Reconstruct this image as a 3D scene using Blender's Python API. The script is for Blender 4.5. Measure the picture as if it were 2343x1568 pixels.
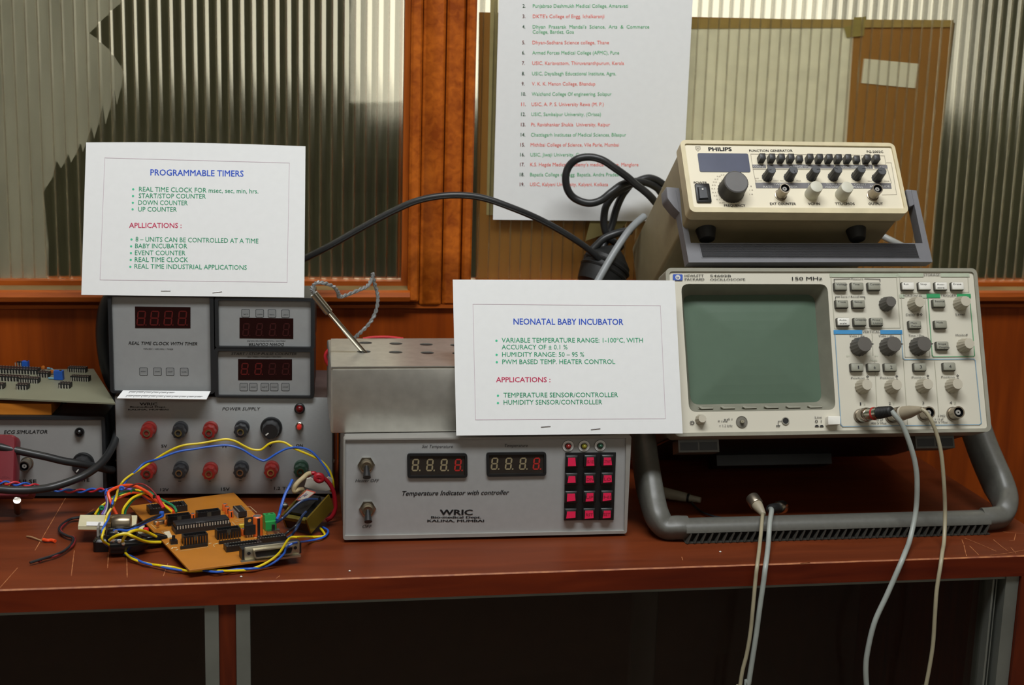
import bpy, bmesh, math, random
from mathutils import Matrix, Vector
for _o in list(bpy.data.objects): bpy.data.objects.remove(_o)
SC = bpy.context.scene
COL = SC.collection
random.seed(4)
# ------------------------------------------------------------------ camera
F = 3250.0; CX, CY = 1171.5, 784.0
YAW, PITCH, ROLL = [math.radians(a) for a in (9.93, 11.53, 1.675)]
H = 0.465
def _rot(y, p, r):
    A = Matrix(((math.cos(y), -math.sin(y), 0), (math.sin(y), math.cos(y), 0), (0, 0, 1)))
    B = Matrix(((1, 0, 0), (0, 0, -1), (0, 1, 0)))
    P = Matrix(((1, 0, 0), (0, math.cos(p), -math.sin(p)), (0, math.sin(p), math.cos(p))))
    R = Matrix(((math.cos(r), -math.sin(r), 0), (math.sin(r), math.cos(r), 0), (0, 0, 1)))
    return R @ P @ B @ A
RM = _rot(YAW, PITCH, ROLL); RT = RM.transposed()
CAMP = Vector((0, 0, H))
cd = bpy.data.cameras.new('camera'); cam = bpy.data.objects.new('camera', cd); COL.objects.link(cam)
cd.sensor_fit = 'HORIZONTAL'; cd.sensor_width = 36.0; cd.lens = F / 2343 * 36; cd.clip_start = 0.01
rt, dn, fw = RM[0], RM[1], RM[2]
cam.matrix_world = Matrix(((rt[0], -dn[0], -fw[0], 0), (rt[1], -dn[1], -fw[1], 0), (rt[2], -dn[2], -fw[2], H), (0, 0, 0, 1)))
cd.dof.use_dof = True; cd.dof.focus_distance = 1.375; cd.dof.aperture_fstop = 8.0
SC.camera = cam
# ------------------------------------------------------------------ light
SC.view_settings.view_transform = 'Standard'; SC.view_settings.look = 'None'
SC.view_settings.gamma = 1.0; SC.view_settings.use_curve_mapping = False
SC.view_settings.exposure = 0.0
wd = bpy.data.worlds.new('overcast_sky'); SC.world = wd; wd.use_nodes = True
bg = wd.node_tree.nodes['Background']; bg.inputs[0].default_value = (1.0, 0.965, 0.86, 1); bg.inputs[1].default_value = 1.25
def area(name, loc, target, sx, sy, power, col=(1, 1, 1)):
    l = bpy.data.lights.new(name, 'AREA'); l.shape = 'RECTANGLE'; l.size = sx; l.size_y = sy; l.energy = power; l.color = col
    o = bpy.data.objects.new(name, l); COL.objects.link(o); o.location = loc
    o.rotation_euler = (Vector(target) - Vector(loc)).to_track_quat('-Z', 'Y').to_euler(); return o
area('ceiling_light', (0.15, 0.45, 1.93), (0.2, 1.0, 0.0), 1.5, 0.45, 46, (0.96, 0.99, 1.0))
# ------------------------------------------------------------------ projection helpers (photo pixel -> point at a known depth or height)
def ray(px, py): return RT @ Vector((px - CX, py - CY, F))
def atY(px, py, Y):
    r = ray(px, py); return CAMP + r * (Y / r.y)
def atZ(px, py, z):
    r = ray(px, py); return CAMP + r * ((z - H) / r.z)
def crop(x0, y0, s): return lambda x, y: (x0 + x / s, y0 + y / s)
cA = crop(1540, 310, 3.905); cB = crop(220, 660, 4.339); cC = crop(240, 880, 4.339); cD = crop(0, 800, 3.732)
cE = crop(280, 1110, 5.579); cF = crop(160, 1080, 6.535); cG = crop(600, 1060, 7.84); cH = crop(1260, 340, 4.9)
c1 = crop(0, 0, 2.306); c2 = crop(680, 0, 2.3054); c3 = crop(1500, 0, 2.529); c6 = crop(700, 600, 2.3058)
c7 = crop(1880, 600, 3.734); c8 = crop(1400, 900, 2.348); c9 = crop(1480, 600, 3.824); c10 = crop(1890, 900, 6.332)
c11 = crop(1960, 980, 6.117); c12 = crop(1440, 980, 4.506); c13 = crop(680, 600, 3.92)
class Frame:
    def __init__(s, o, u=None, v=None, yaw=0, tilt=0, roll=0):
        s.o = Vector(o)
        if u is None:
            yaw, tilt, roll = [math.radians(a) for a in (yaw, tilt, roll)]
            a = Vector((math.cos(yaw), math.sin(yaw), 0)); b = Vector((-math.sin(yaw), math.cos(yaw), 0))
            c = Vector((0, 0, 1)) * math.cos(tilt) + b * math.sin(tilt)
            u = a * math.cos(roll) + c * math.sin(roll); v = -a * math.sin(roll) + c * math.cos(roll)
        s.u = Vector(u).normalized(); s.v = Vector(v); s.v = (s.v - s.u * s.v.dot(s.u)).normalized(); s.w = s.u.cross(s.v)
        s.M = Matrix(((s.u.x, s.v.x, s.w.x, s.o.x), (s.u.y, s.v.y, s.w.y, s.o.y), (s.u.z, s.v.z, s.w.z, s.o.z), (0, 0, 0, 1)))
        s.I = s.M.inverted()
    def uv(s, p, w=0.0):
        r = ray(*p); o = s.o + s.w * w
        t = (o - CAMP).dot(s.w) / r.dot(s.w); q = s.I @ (CAMP + r * t); return (q.x, q.y)
    def at(s, x, y, z=0.0): return s.M @ Vector((x, y, z))
    def T(s, x, y, z=0.0, rot=0.0): return s.M @ Matrix.Translation((x, y, z)) @ Matrix.Rotation(rot, 4, 'Z')
WORLD = Frame((0, 0, 0), (1, 0, 0), (0, 1, 0))
# ------------------------------------------------------------------ materials
def lin(c):
    c = c / 255.0
    return c / 12.92 if c <= 0.04045 else ((c + 0.055) / 1.055) ** 2.4
def rgb(r, g, b): return (lin(r), lin(g), lin(b), 1.0)
def nd(t, k, **kw):
    n = t.nodes.new(k)
    for a, b in kw.items(): setattr(n, a, b)
    return n
_mc = {}
def mat(name, col, rough=0.5, metal=0.0, spec=0.5, var=0.08, scale=60.0, bump=0.0, stretch=(1, 1, 1), coat=0.0, trans=0.0, col2=None, detail=4.0):
    if name in _mc: return _mc[name]
    m = bpy.data.materials.new(name); m.use_nodes = True; t = m.node_tree; b = t.nodes['Principled BSDF']
    c = rgb(*col)
    b.inputs['Roughness'].default_value = rough; b.inputs['Metallic'].default_value = metal
    b.inputs['Specular IOR Level'].default_value = spec; b.inputs['Coat Weight'].default_value = coat
    b.inputs['Transmission Weight'].default_value = trans
    tc = nd(t, 'ShaderNodeTexCoord'); mp = nd(t, 'ShaderNodeMapping'); mp.inputs['Scale'].default_value = stretch
    t.links.new(tc.outputs['Object'], mp.inputs[0])
    no = nd(t, 'ShaderNodeTexNoise'); no.inputs['Scale'].default_value = scale; no.inputs['Detail'].default_value = detail
    t.links.new(mp.outputs[0], no.inputs['Vector'])
    cr = nd(t, 'ShaderNodeValToRGB'); cr.color_ramp.elements[0].position = 0.3; cr.color_ramp.elements[1].position = 0.7
    d = col2 and rgb(*col2)
    cr.color_ramp.elements[0].color = d or tuple(max(0, x * (1 - var)) for x in c[:3]) + (1,)
    cr.color_ramp.elements[1].color = c if d else tuple(min(1, x * (1 + var)) for x in c[:3]) + (1,)
    t.links.new(no.outputs['Fac'], cr.inputs[0]); t.links.new(cr.outputs[0], b.inputs['Base Color'])
    if bump:
        bp = nd(t, 'ShaderNodeBump'); bp.inputs['Strength'].default_value = bump; bp.inputs['Distance'].default_value = 0.001
        t.links.new(no.outputs['Fac'], bp.inputs['Height']); t.links.new(bp.outputs[0], b.inputs['Normal'])
    _mc[name] = m; return m
def woodmat(name, dark, light, grain=(14, 14, 1.2), scale=9.0, rough=0.45, coat=0.0, spec=0.22):
    m = bpy.data.materials.new(name); m.use_nodes = True; t = m.node_tree; b = t.nodes['Principled BSDF']
    b.inputs['Roughness'].default_value = rough; b.inputs['Specular IOR Level'].default_value = spec
    tc = nd(t, 'ShaderNodeTexCoord'); mp = nd(t, 'ShaderNodeMapping'); mp.inputs['Scale'].default_value = grain
    t.links.new(tc.outputs['Object'], mp.inputs[0])
    n1 = nd(t, 'ShaderNodeTexNoise'); n1.inputs['Scale'].default_value = scale; n1.inputs['Detail'].default_value = 8; n1.inputs['Distortion'].default_value = 0.6
    n2 = nd(t, 'ShaderNodeTexNoise'); n2.inputs['Scale'].default_value = scale * 0.18; n2.inputs['Detail'].default_value = 3
    t.links.new(mp.outputs[0], n1.inputs['Vector']); t.links.new(mp.outputs[0], n2.inputs['Vector'])
    mx = nd(t, 'ShaderNodeMath', operation='ADD'); mu = nd(t, 'ShaderNodeMath', operation='MULTIPLY'); mu.inputs[1].default_value = 0.5
    t.links.new(n1.outputs['Fac'], mx.inputs[0]); t.links.new(n2.outputs['Fac'], mx.inputs[1]); t.links.new(mx.outputs[0], mu.inputs[0])
    cr = nd(t, 'ShaderNodeValToRGB'); e = cr.color_ramp.elements
    e[0].position = 0.36; e[1].position = 0.64; e[0].color = rgb(*dark); e[1].color = rgb(*light)
    t.links.new(mu.outputs[0], cr.inputs[0]); t.links.new(cr.outputs[0], b.inputs['Base Color'])
    bp = nd(t, 'ShaderNodeBump'); bp.inputs['Strength'].default_value = 0.15; bp.inputs['Distance'].default_value = 0.001
    t.links.new(n1.outputs['Fac'], bp.inputs['Height']); t.links.new(bp.outputs[0], b.inputs['Normal'])
    return m
def glassmat(name, tint, clear=0.35, rough=0.05, ior=1.5):
    m = bpy.data.materials.new(name); m.use_nodes = True; t = m.node_tree; t.nodes.clear()
    out = nd(t, 'ShaderNodeOutputMaterial')
    g = nd(t, 'ShaderNodeBsdfGlass'); g.inputs['Color'].default_value = tint; g.inputs['IOR'].default_value = ior
    no = nd(t, 'ShaderNodeTexNoise'); no.inputs['Scale'].default_value = 900; tc = nd(t, 'ShaderNodeTexCoord')
    t.links.new(tc.outputs['Object'], no.inputs['Vector'])
    mr = nd(t, 'ShaderNodeMapRange'); mr.inputs[3].default_value = rough * 0.6; mr.inputs[4].default_value = rough * 1.6
    t.links.new(no.outputs['Fac'], mr.inputs[0]); t.links.new(mr.outputs[0], g.inputs['Roughness'])
    tr = nd(t, 'ShaderNodeBsdfTransparent'); tr.inputs[0].default_value = tint
    mx = nd(t, 'ShaderNodeMixShader'); mx.inputs[0].default_value = clear
    t.links.new(g.outputs[0], mx.inputs[1]); t.links.new(tr.outputs[0], mx.inputs[2]); t.links.new(mx.outputs[0], out.inputs[0])
    return m
def filmmat(name, col, opaque=0.75):
    m = bpy.data.materials.new(name); m.use_nodes = True; t = m.node_tree; b = t.nodes['Principled BSDF']; out = t.nodes['Material Output']
    no = nd(t, 'ShaderNodeTexNoise'); no.inputs['Scale'].default_value = 7; no.inputs['Detail'].default_value = 5
    tc = nd(t, 'ShaderNodeTexCoord'); mp = nd(t, 'ShaderNodeMapping'); mp.inputs['Scale'].default_value = (6, 1, 1)
    t.links.new(tc.outputs['Object'], mp.inputs[0]); t.links.new(mp.outputs[0], no.inputs['Vector'])
    cr = nd(t, 'ShaderNodeValToRGB'); c = rgb(*col); e = cr.color_ramp.elements
    e[0].position = .3; e[1].position = .7; e[0].color = tuple(x * .72 for x in c[:3]) + (1,); e[1].color = c
    t.links.new(no.outputs['Fac'], cr.inputs[0]); t.links.new(cr.outputs[0], b.inputs['Base Color']); b.inputs['Roughness'].default_value = .4
    tr = nd(t, 'ShaderNodeBsdfTransparent'); mx = nd(t, 'ShaderNodeMixShader'); mx.inputs[0].default_value = opaque
    t.links.new(tr.outputs[0], mx.inputs[1]); t.links.new(b.outputs[0], mx.inputs[2]); t.links.new(mx.outputs[0], out.inputs[0])
    return m
# ------------------------------------------------------------------ mesh builder
def rrect(x0, x1, y0, y1, r, n=5):
    out = []
    for cx, cy, a in ((x1 - r, y1 - r, 0), (x0 + r, y1 - r, 90), (x0 + r, y0 + r, 180), (x1 - r, y0 + r, 270)):
        for i in range(n + 1):
            t = math.radians(a + 90 * i / n); out.append((cx + r * math.cos(t), cy + r * math.sin(t)))
    return out
def rpoly(pts, r, n=5):
    """polygon (counter-clockwise) with rounded corners"""
    out = []; k = len(pts)
    for i in range(k):
        p = Vector(pts[i]); a = (Vector(pts[i - 1]) - p); b = (Vector(pts[(i + 1) % k]) - p)
        ra = min(r, a.length * .45, b.length * .45); a.normalize(); b.normalize()
        s, e = p + a * ra, p + b * ra
        for j in range(n + 1):
            t = j / n; q = s * (1 - t) ** 2 + p * 2 * t * (1 - t) + e * t * t; out.append((q.x, q.y))
    return out
def circ(x, y, r, n=20): return [(x + r * math.cos(2 * math.pi * i / n), y + r * math.sin(2 * math.pi * i / n)) for i in range(n)]
def spline(pts, n=6):
    P = [Vector(p) for p in pts]
    if len(P) < 3: return P
    out = []
    for i in range(len(P) - 1):
        a = P[i - 1] if i else P[0] * 2 - P[1]; b = P[i]; c = P[i + 1]; d = P[i + 2] if i + 2 < len(P) else c * 2 - b
        for j in range(n):
            t = j / n
            out.append(.5 * ((2 * b) + (c - a) * t + (2 * a - 5 * b + 4 * c - d) * t * t + (-a + 3 * b - 3 * c + d) * t ** 3))
    out.append(P[-1]); return out
class MB:
    def __init__(s): s.v = []; s.f = []; s.m = []
    def add(s, vs, fs, m=0):
        k = len(s.v); s.v += [tuple(p) for p in vs]; s.f += [tuple(i + k for i in f) for f in fs]; s.m += [m] * len(fs); return s
    def box(s, x0, x1, y0, y1, z0, z1, m=0):
        return s.add([(x0, y0, z0), (x1, y0, z0), (x1, y1, z0), (x0, y1, z0), (x0, y0, z1), (x1, y0, z1), (x1, y1, z1), (x0, y1, z1)],
                     [(0, 3, 2, 1), (4, 5, 6, 7), (0, 1, 5, 4), (1, 2, 6, 5), (2, 3, 7, 6), (3, 0, 4, 7)], m)
    def prism(s, poly, z0, z1, m=0, ch=0.0, mt=None, back=True):
        """extruded polygon, optional chamfer towards z1"""
        n = len(poly); c = (sum(p[0] for p in poly) / n, sum(p[1] for p in poly) / n)
        rings = [[(x, y, z0) for x, y in poly]]
        if ch:
            w = max(abs(p[0] - c[0]) for p in poly) or 1; h = max(abs(p[1] - c[1]) for p in poly) or 1
            fx, fy = max(.05, 1 - abs(ch) / w), max(.05, 1 - abs(ch) / h)
            rings.append([(x, y, z1 - abs(ch)) for x, y in poly])
            rings.append([(c[0] + (x - c[0]) * fx, c[1] + (y - c[1]) * fy, z1) for x, y in poly])
        else: rings.append([(x, y, z1) for x, y in poly])
        k = len(s.v)
        for r in rings: s.v += r
        for q in range(len(rings) - 1):
            for i in range(n):
                j = (i + 1) % n; s.f.append((k + q * n + i, k + q * n + j, k + (q + 1) * n + j, k + (q + 1) * n + i)); s.m.append(m)
        if back: s.f.append(tuple(k + i for i in reversed(range(n)))); s.m.append(m)
        s.f.append(tuple(k + (len(rings) - 1) * n + i for i in range(n))); s.m.append(m if mt is None else mt)
        return s
    def lathe(s, prof, seg=20, c=(0, 0, 0), m=0, X=None, flute=0, fl=0.0):
        """profile of (r, z); flute>0 makes a fluted wall"""
        k = len(s.v); n = seg
        for r, z in prof:
            for i in range(n):
                t = 2 * math.pi * i / n; rr = r * (1 - (fl if flute and (i // max(1, flute)) % 2 else 0))
                p = Vector((c[0] + rr * math.cos(t), c[1] + rr * math.sin(t), c[2] + z)); s.v.append(tuple(X @ p if X else p))
        for q in range(len(prof) - 1):
            for i in range(n):
                j = (i + 1) % n; s.f.append((k + q * n + i, k + q * n + j, k + (q + 1) * n + j, k + (q + 1) * n + i)); s.m.append(m if isinstance(m, int) else m[q])
        if prof[0][0] > 1e-6: s.f.append(tuple(k + i for i in reversed(range(n)))); s.m.append(m if isinstance(m, int) else m[0])
        if prof[-1][0] > 1e-6: s.f.append(tuple(k + (len(prof) - 1) * n + i for i in range(n))); s.m.append(m if isinstance(m, int) else m[-1])
        return s
    def tube(s, pts, r, seg=8, n=6, m=0, sq=None, up=None, raw=False, st=None):
        P = [Vector(p) for p in pts] if raw else spline(pts, n); k = len(s.v); L = len(P)
        t0 = (P[1] - P[0]).normalized(); nrm = Vector(up) if up else t0.orthogonal()
        nrm = (nrm - t0 * nrm.dot(t0)).normalized(); prev = t0
        for i, p in enumerate(P):
            t = (P[min(i + 1, L - 1)] - P[max(i - 1, 0)])
            t = t.normalized() if t.length > 1e-9 else prev
            nrm = nrm - t * nrm.dot(t); nrm = nrm.normalized() if nrm.length > 1e-9 else t.orthogonal().normalized(); b = t.cross(nrm); prev = t
            rr = r if not callable(r) else r(i / (L - 1))
            for j in range(seg):
                a = 2 * math.pi * j / seg
                x, y = (math.cos(a), math.sin(a)) if not sq else sq[j]
                s.v.append(tuple(p + nrm * rr * x * (st(i / (L - 1)) if st else 1) + b * rr * y))
        for i in range(L - 1):
            for j in range(seg):
                q = (j + 1) % seg; s.f.append((k + i * seg + j, k + i * seg + q, k + (i + 1) * seg + q, k + (i + 1) * seg + j)); s.m.append(m)
        s.f.append(tuple(k + j for j in reversed(range(seg)))); s.m.append(m)
        s.f.append(tuple(k + (L - 1) * seg + j for j in range(seg))); s.m.append(m); return s
    def poly3(s, pts, m=0): return s.add(pts, [tuple(range(len(pts)))], m)
    def mesh(s, name, mats, angle=40):
        me = bpy.data.meshes.new(name); me.from_pydata(s.v, [], s.f)
        for a in (mats if isinstance(mats, (list, tuple)) else [mats]): me.materials.append(a)
        me.polygons.foreach_set('material_index', s.m)
        me.validate(); me.shade_smooth(); me.set_sharp_from_angle(angle=math.radians(angle)); me.update(); return me
def put(name, me, parent=None, M=None, label=None):
    o = bpy.data.objects.new(name, me); COL.objects.link(o)
    if M is not None: o.matrix_world = M
    if parent is not None:
        o.parent = parent; o.matrix_parent_inverse = parent_world(parent).inverted()
    if label: o['label'] = label
    return o
def parent_world(p):
    if p.parent is None: return p.matrix_basis.copy()
    return parent_world(p.parent) @ p.matrix_parent_inverse @ p.matrix_basis
def thing(name, label, cat, loc=(0, 0, 0), group=None):
    o = bpy.data.objects.new(name, None); COL.objects.link(o); o.location = loc; o.empty_display_size = 0.02
    o['label'] = label; o['category'] = cat
    if group: o['group'] = group
    return o
def tag(o, label, cat, group=None):
    o['label'] = label; o['category'] = cat
    if group: o['group'] = group
    return o
def struct(o): o['kind'] = 'structure'; return o
def holed(outer, holes, z0, z1):
    """flat plate with holes, returned as vertex / face lists"""
    cu = bpy.data.curves.new('plate', 'CURVE'); cu.dimensions = '2D'; cu.fill_mode = 'BOTH'; cu.extrude = (z1 - z0) / 2
    for poly in [outer] + holes:
        sp = cu.splines.new('POLY'); sp.points.add(len(poly) - 1); sp.use_cyclic_u = True
        for q, p in zip(sp.points, poly): q.co = (p[0] * 100, p[1] * 100, 0, 1)
    ob = bpy.data.objects.new('plate', cu); me = bpy.data.meshes.new_from_object(ob)
    vs = [(v.co.x / 100, v.co.y / 100, v.co.z + (z0 + z1) / 2) for v in me.vertices]; fs = [tuple(p.vertices) for p in me.polygons]
    bpy.data.objects.remove(ob); bpy.data.curves.remove(cu); bpy.data.meshes.remove(me); return vs, fs
_tx = {}
def glyphs(body, shear=0.0, bold=0.0):
    key = (body, shear, bold)
    if key not in _tx:
        cu = bpy.data.curves.new('txt', 'FONT'); cu.body = body; cu.size = 1; cu.shear = shear; cu.resolution_u = 2
        ob = bpy.data.objects.new('txt', cu); me = bpy.data.meshes.new_from_object(ob)
        vs = [(v.co.x, v.co.y) for v in me.vertices]; fs = [tuple(p.vertices) for p in me.polygons]
        bpy.data.objects.remove(ob); bpy.data.curves.remove(cu); bpy.data.meshes.remove(me)
        if bold:
            n = len(vs); b = bold * 1.3
            vs = [(x + d, y + e) for d, e in ((-b, 0), (b, 0), (0, b * .6), (0, -b * .6)) for x, y in vs]; fs = [tuple(i + k * n for i in f) for k in range(4) for f in fs]
        _tx[key] = (vs, fs)
    return _tx[key]
def lettering(fr, parent, name, items, material, w=0.0004, shear=0.0, bold=0.0, flip=False):
    """items: (text, left baseline px, right end px, cap height px)"""
    if len(items) > 1 and max(it[3] for it in items) > 4:
        return [lettering(fr, parent, name, [it], material, w, shear, bold, flip) for it in items][0]
    mb = MB()
    for it in items:
        body, p0, p1, cap = it[:4]
        vs, fs = glyphs(body, shear, bold)
        if not vs: continue
        x0 = min(v[0] for v in vs); x1 = max(v[0] for v in vs)
        a = Vector(fr.uv(p0, w)); b = Vector(fr.uv(p1, w)); up = Vector(fr.uv((p0[0], p0[1] - cap), w)) - a
        d = b - a; L = d.length; d.normalize(); pr = Vector((-d.y, d.x)); hgt = abs(up.dot(pr)) / 0.70
        if flip: d, pr, a = -d, -pr, b
        mb.add([(*(a + d * ((v[0] - x0) / (x1 - x0) * L) + pr * v[1] * hgt), w) for v in vs], fs)
    o = put(name, mb.mesh(name, material), parent, fr.M)
    if len(items) > 1: o['kind'] = 'stuff'
    return o
def strokes(fr, parent, name, lines, width, material, w=0.0003, px=True):
    """thin printed lines: lists of px points"""
    mb = MB()
    for ln in lines:
        q = [Vector(fr.uv(p, w)) for p in ln] if px else [Vector(p) for p in ln]
        for a, b in zip(q, q[1:]):
            d = (b - a); 
            if d.length < 1e-7: continue
            d.normalize(); n = Vector((-d.y, d.x)) * width / 2; e = d * width / 2
            mb.add([(*(a - e - n), w), (*(b + e - n), w), (*(b + e + n), w), (*(a - e + n), w)], [(0, 1, 2, 3)])
    o = put(name, mb.mesh(name, material), parent, fr.M)
    if len(lines) > 1: o['kind'] = 'stuff'
    return o
def seg7(mb, x, y, wd, ht, th, z, slant=0.12, m=0):
    """figure-eight of seven segments at lower-left x,y"""
    g = th * .15
    def S(p): return (x + p[0] + p[1] * slant, y + p[1], z)
    def hseg(yy): mb.poly3([S(p) for p in ((g + th * .3, yy), (g + th, yy - th / 2), (wd - g - th, yy - th / 2), (wd - g - th * .3, yy), (wd - g - th, yy + th / 2), (g + th, yy + th / 2))], m)
    def vseg(xx, y0, y1): mb.poly3([S(p) for p in ((xx, y0 + g), (xx + th / 2, y0 + g + th * .6), (xx + th / 2, y1 - g - th * .6), (xx, y1 - g), (xx - th / 2, y1 - g - th * .6), (xx - th / 2, y0 + g + th * .6))], m)
    for yy in (th / 2, ht / 2, ht - th / 2): hseg(yy)
    for xx in (th / 2, wd - th / 2): vseg(xx, th / 2, ht / 2); vseg(xx, ht / 2, ht - th / 2)
    mb.poly3([S(p) for p in ((wd + th * .4, 0), (wd + th * 1.3, 0), (wd + th * 1.3, th), (wd + th * .4, th))], m)
def path(pts): return [atY(p[0], p[1], p[2]) for p in pts]
# ------------------------------------------------------------------ shared materials
M_wood = woodmat('varnished_teak', (138, 62, 12), (192, 100, 26))
M_wood2 = woodmat('panel_teak', (108, 42, 6), (150, 66, 10), grain=(10, 10, 0.7), scale=7)
M_woodx = woodmat('rail_teak', (128, 56, 12), (176, 88, 26), grain=(1.2, 14, 14))
M_top = woodmat('worktop_red_laminate', (92, 40, 18), (116, 53, 25), grain=(2, 14, 14), scale=4, rough=0.42, spec=.22)
M_edge = woodmat('worktop_edge', (78, 22, 6), (112, 40, 12), grain=(2, 16, 16), scale=5)
M_worn = mat('worn_wood', (178, 112, 62), .6, col2=(124, 60, 34), scale=90)
M_scr = mat('scratch_wood', (190, 124, 74), .6, col2=(126, 62, 36), scale=120)
M_alu = mat('aluminium_channel', (128, 130, 122), .45, .55, var=.1, scale=25, bump=.05)
M_black = mat('black_plastic', (26, 27, 28), .42, var=.15)
M_rubber = mat('black_rubber', (20, 21, 21), .55, var=.2)
M_dark = mat('dark_print', (42, 42, 44), .6, var=.03)
M_white = mat('white_print', (205, 203, 196), .6, var=.03)
M_paper = mat('white_paper', (232, 233, 232), .75, spec=.2, var=.012, scale=120)
M_chrome = mat('nickel_plate', (188, 184, 172), .22, 1.0, var=.05)
M_brass = mat('brass_pin', (180, 140, 70), .3, 1.0)
M_grn = mat('green_ink', (64, 198, 148), .7, var=.03); M_red = mat('red_ink', (244, 92, 134), .7, var=.03)
M_blu = mat('blue_ink', (84, 128, 242), .7, var=.03); M_mauve = mat('mauve_ink', (196, 176, 186), .7, var=.03)
M_pgrn = mat('poster_green', (80, 178, 116), .7, var=.03); M_pred = mat('poster_red', (240, 100, 84), .7, var=.03)
M_staple = mat('staple_wire', (140, 140, 140), .3, 1.0)
# ------------------------------------------------------------------ setting
YW = 1.587      # face of the wooden wall panel
YF = 1.578      # face of the window frame members
YG = 1.600      # inner face of the ribbed glass
ZS = atY(850, 640, YG).z            # bottom of the panes
ZB = atY(850, 668, 1.570).z         # top of the sill bead
fl = MB().box(-3, 4, -2.5, YW + .02, -.87, -.85)
struct(put('floor', fl.mesh('floor', mat('cement_floor', (140, 132, 122), .6, scale=8))))
# lower wooden wall with its panel
wb = MB().box(-2.2, 3.0, YW, YW + .03, -.85, atY(850, 704, YW).z)
struct(put('wall_back', wb.mesh('wall_back', M_wood2)))
zt = atY(850, 704, YW).z
tr = struct(put('trim_1', MB().box(-2.2, 3.0, 1.582, YW + .03, zt, zt + .004).mesh('trim', M_woodx)))   # thin fillet above the panel
# rail carrying the window beads
rail = struct(put('trim_2', MB().box(-2.2, 3.0, YW + .001, YW + .03, zt + .004, ZS).mesh('rail', M_woodx)))
def sill(name, xa, xb):
    """sloped sill and rounded bead under a pane (profile swept along X)"""
    prof = [(YG + .006, ZS - .001), (1.5755, ZB + .001), (1.571, ZB - .001), (1.569, ZB - .006), (1.571, ZB - .011), (1.575, ZB - .0125), (YG + .006, ZB - .0125)]
    mb = MB(); n = len(prof)
    mb.add([(xa, y, z) for y, z in prof] + [(xb, y, z) for y, z in prof],
           [(i, (i + 1) % n, n + (i + 1) % n, n + i) for i in range(n)] + [tuple(range(n)), tuple(reversed(range(n, 2 * n)))])
    mb.m[0] = 1
    return mb.mesh(name, [M_woodx, mat('dusty_sill', (138, 112, 66), .8, col2=(112, 84, 46), scale=14)])
XM = [atY(x, 0, YF).x for x in (942, 968, 1024, 1070, 1092)]
# mullion between the two windows: boards side by side
mul = struct(put('trim_3', MB().box(XM[0] + .001, XM[4] - .001, YF + .012, YG + .03, zt + .004, .95).mesh('mullion_core', M_wood)))
def board(xa, xb, yf, z0=ZB - .0125, z1=.95):
    return MB().prism(rrect(xa, xb, z0, z1, .002, 3), 0, YG + .02 - yf, ch=.0018).mesh('board', M_wood)
for xa, xb, yf in ((XM[0], XM[1], YF - .004), (XM[1] + .0012, XM[2] - .0009, YF + .001), (XM[2] + .0009, XM[3] - .0012, YF + .003), (XM[3], XM[4], YF - .003)):
    mb = MB().prism(rrect(xa, xb, ZB - .0125 if xa == XM[0] or xa == XM[3] else zt + .004, .95, .0025, 3), 0, YG + .015 - yf, ch=.0022)
    put('board', mb.mesh('board', M_wood), mul, Matrix(((1, 0, 0, 0), (0, 0, -1, YG + .015), (0, 1, 0, 0), (0, 0, 0, 1))))
# ribbed panes
PITCH_R = abs(atY(283.65, 100, YG).x - atY(256.35, 100, YG).x)
M_glass = glassmat('ribbed_glass', (0.98, 0.962, 0.87, 1), clear=.46, rough=.15)
def pane(xa, xb, z0, z1):
    n = int((xb - xa) / PITCH_R); mb = MB(); xs = []; k = 10
    for i in range(n * k + 1):
        x = xa + i * PITCH_R / k; t = (i % k) / k
        xs.append((x, YG + .0035 + .0030 * abs(math.sin(math.pi * t)) ** .8))
    xe = xs[-1][0]
    vs = [(x, y, z0) for x, y in xs] + [(x, y, z1) for x, y in xs]; L = len(xs)
    fs = [(i + 1, i, L + i, L + i + 1) for i in range(L - 1)]
    a = len(vs); vs += [(xa, YG, z0), (xe, YG, z0), (xe, YG, z1), (xa, YG, z1)]
    fs += [(a, a + 1, a + 2, a + 3), (a, a + 3, L, 0), (a + 1, L - 1, 2 * L - 1, a + 2), tuple(list(range(L)) + [a + 1, a]), tuple([a + 3, a + 2] + list(range(2 * L - 1, L - 1, -1)))]
    mb.add(vs, fs); me = mb.mesh('pane', M_glass, angle=60)
    return me
XL, XR = -1.2, 2.2
for nm, xa, xb in (('window_1', XL, XM[0] + .002), ('window_2', XM[4] - .002, XR)):
    w = struct(bpy.data.objects.new(nm, None)); COL.objects.link(w); w.location = ((xa + xb) / 2, YG, ZS)
    n = int((xb - xa) / PITCH_R)
    x0 = xb - n * PITCH_R if nm == 'window_1' else xa
    put('pane', pane(x0, x0 + n * PITCH_R + 1e-5, ZS + .0005, .95), w)
    put('sill', sill('sill', xa, xb), w)
    if nm == 'window_1': put('glazing_bead', MB().box(XM[0] - .006, XM[0] + .001, YG - .012, YG - .0005, ZS, .95).mesh('bead', M_wood), w)
struct(put('wall_upper', MB().box(-2.2, 3.0, YF, YF + .05, .95, 1.98).mesh('wall_upper', M_wood)))
struct(put('wall_left', MB().box(-2.2, XL + .01, YF, YF + .05, zt, .95).mesh('wall_side', M_wood)))
struct(put('wall_right', MB().box(XR - .01, 3.0, YF, YF + .05, zt, .95).mesh('wall_side', M_wood)))
M_paint = mat('room_paint', (186, 182, 168), .8, var=.03, scale=3)
struct(put('ceiling', MB().box(-2.3, 3.1, -2.5, YF + .05, 1.98, 2.02).mesh('ceiling', M_paint)))  # unseen ceiling and side walls, added to keep sky light off the interior
struct(put('wall_left_side', MB().box(-2.3, -2.2, -2.5, YF + .05, -.85, 1.98).mesh('wall', M_paint)))
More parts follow.
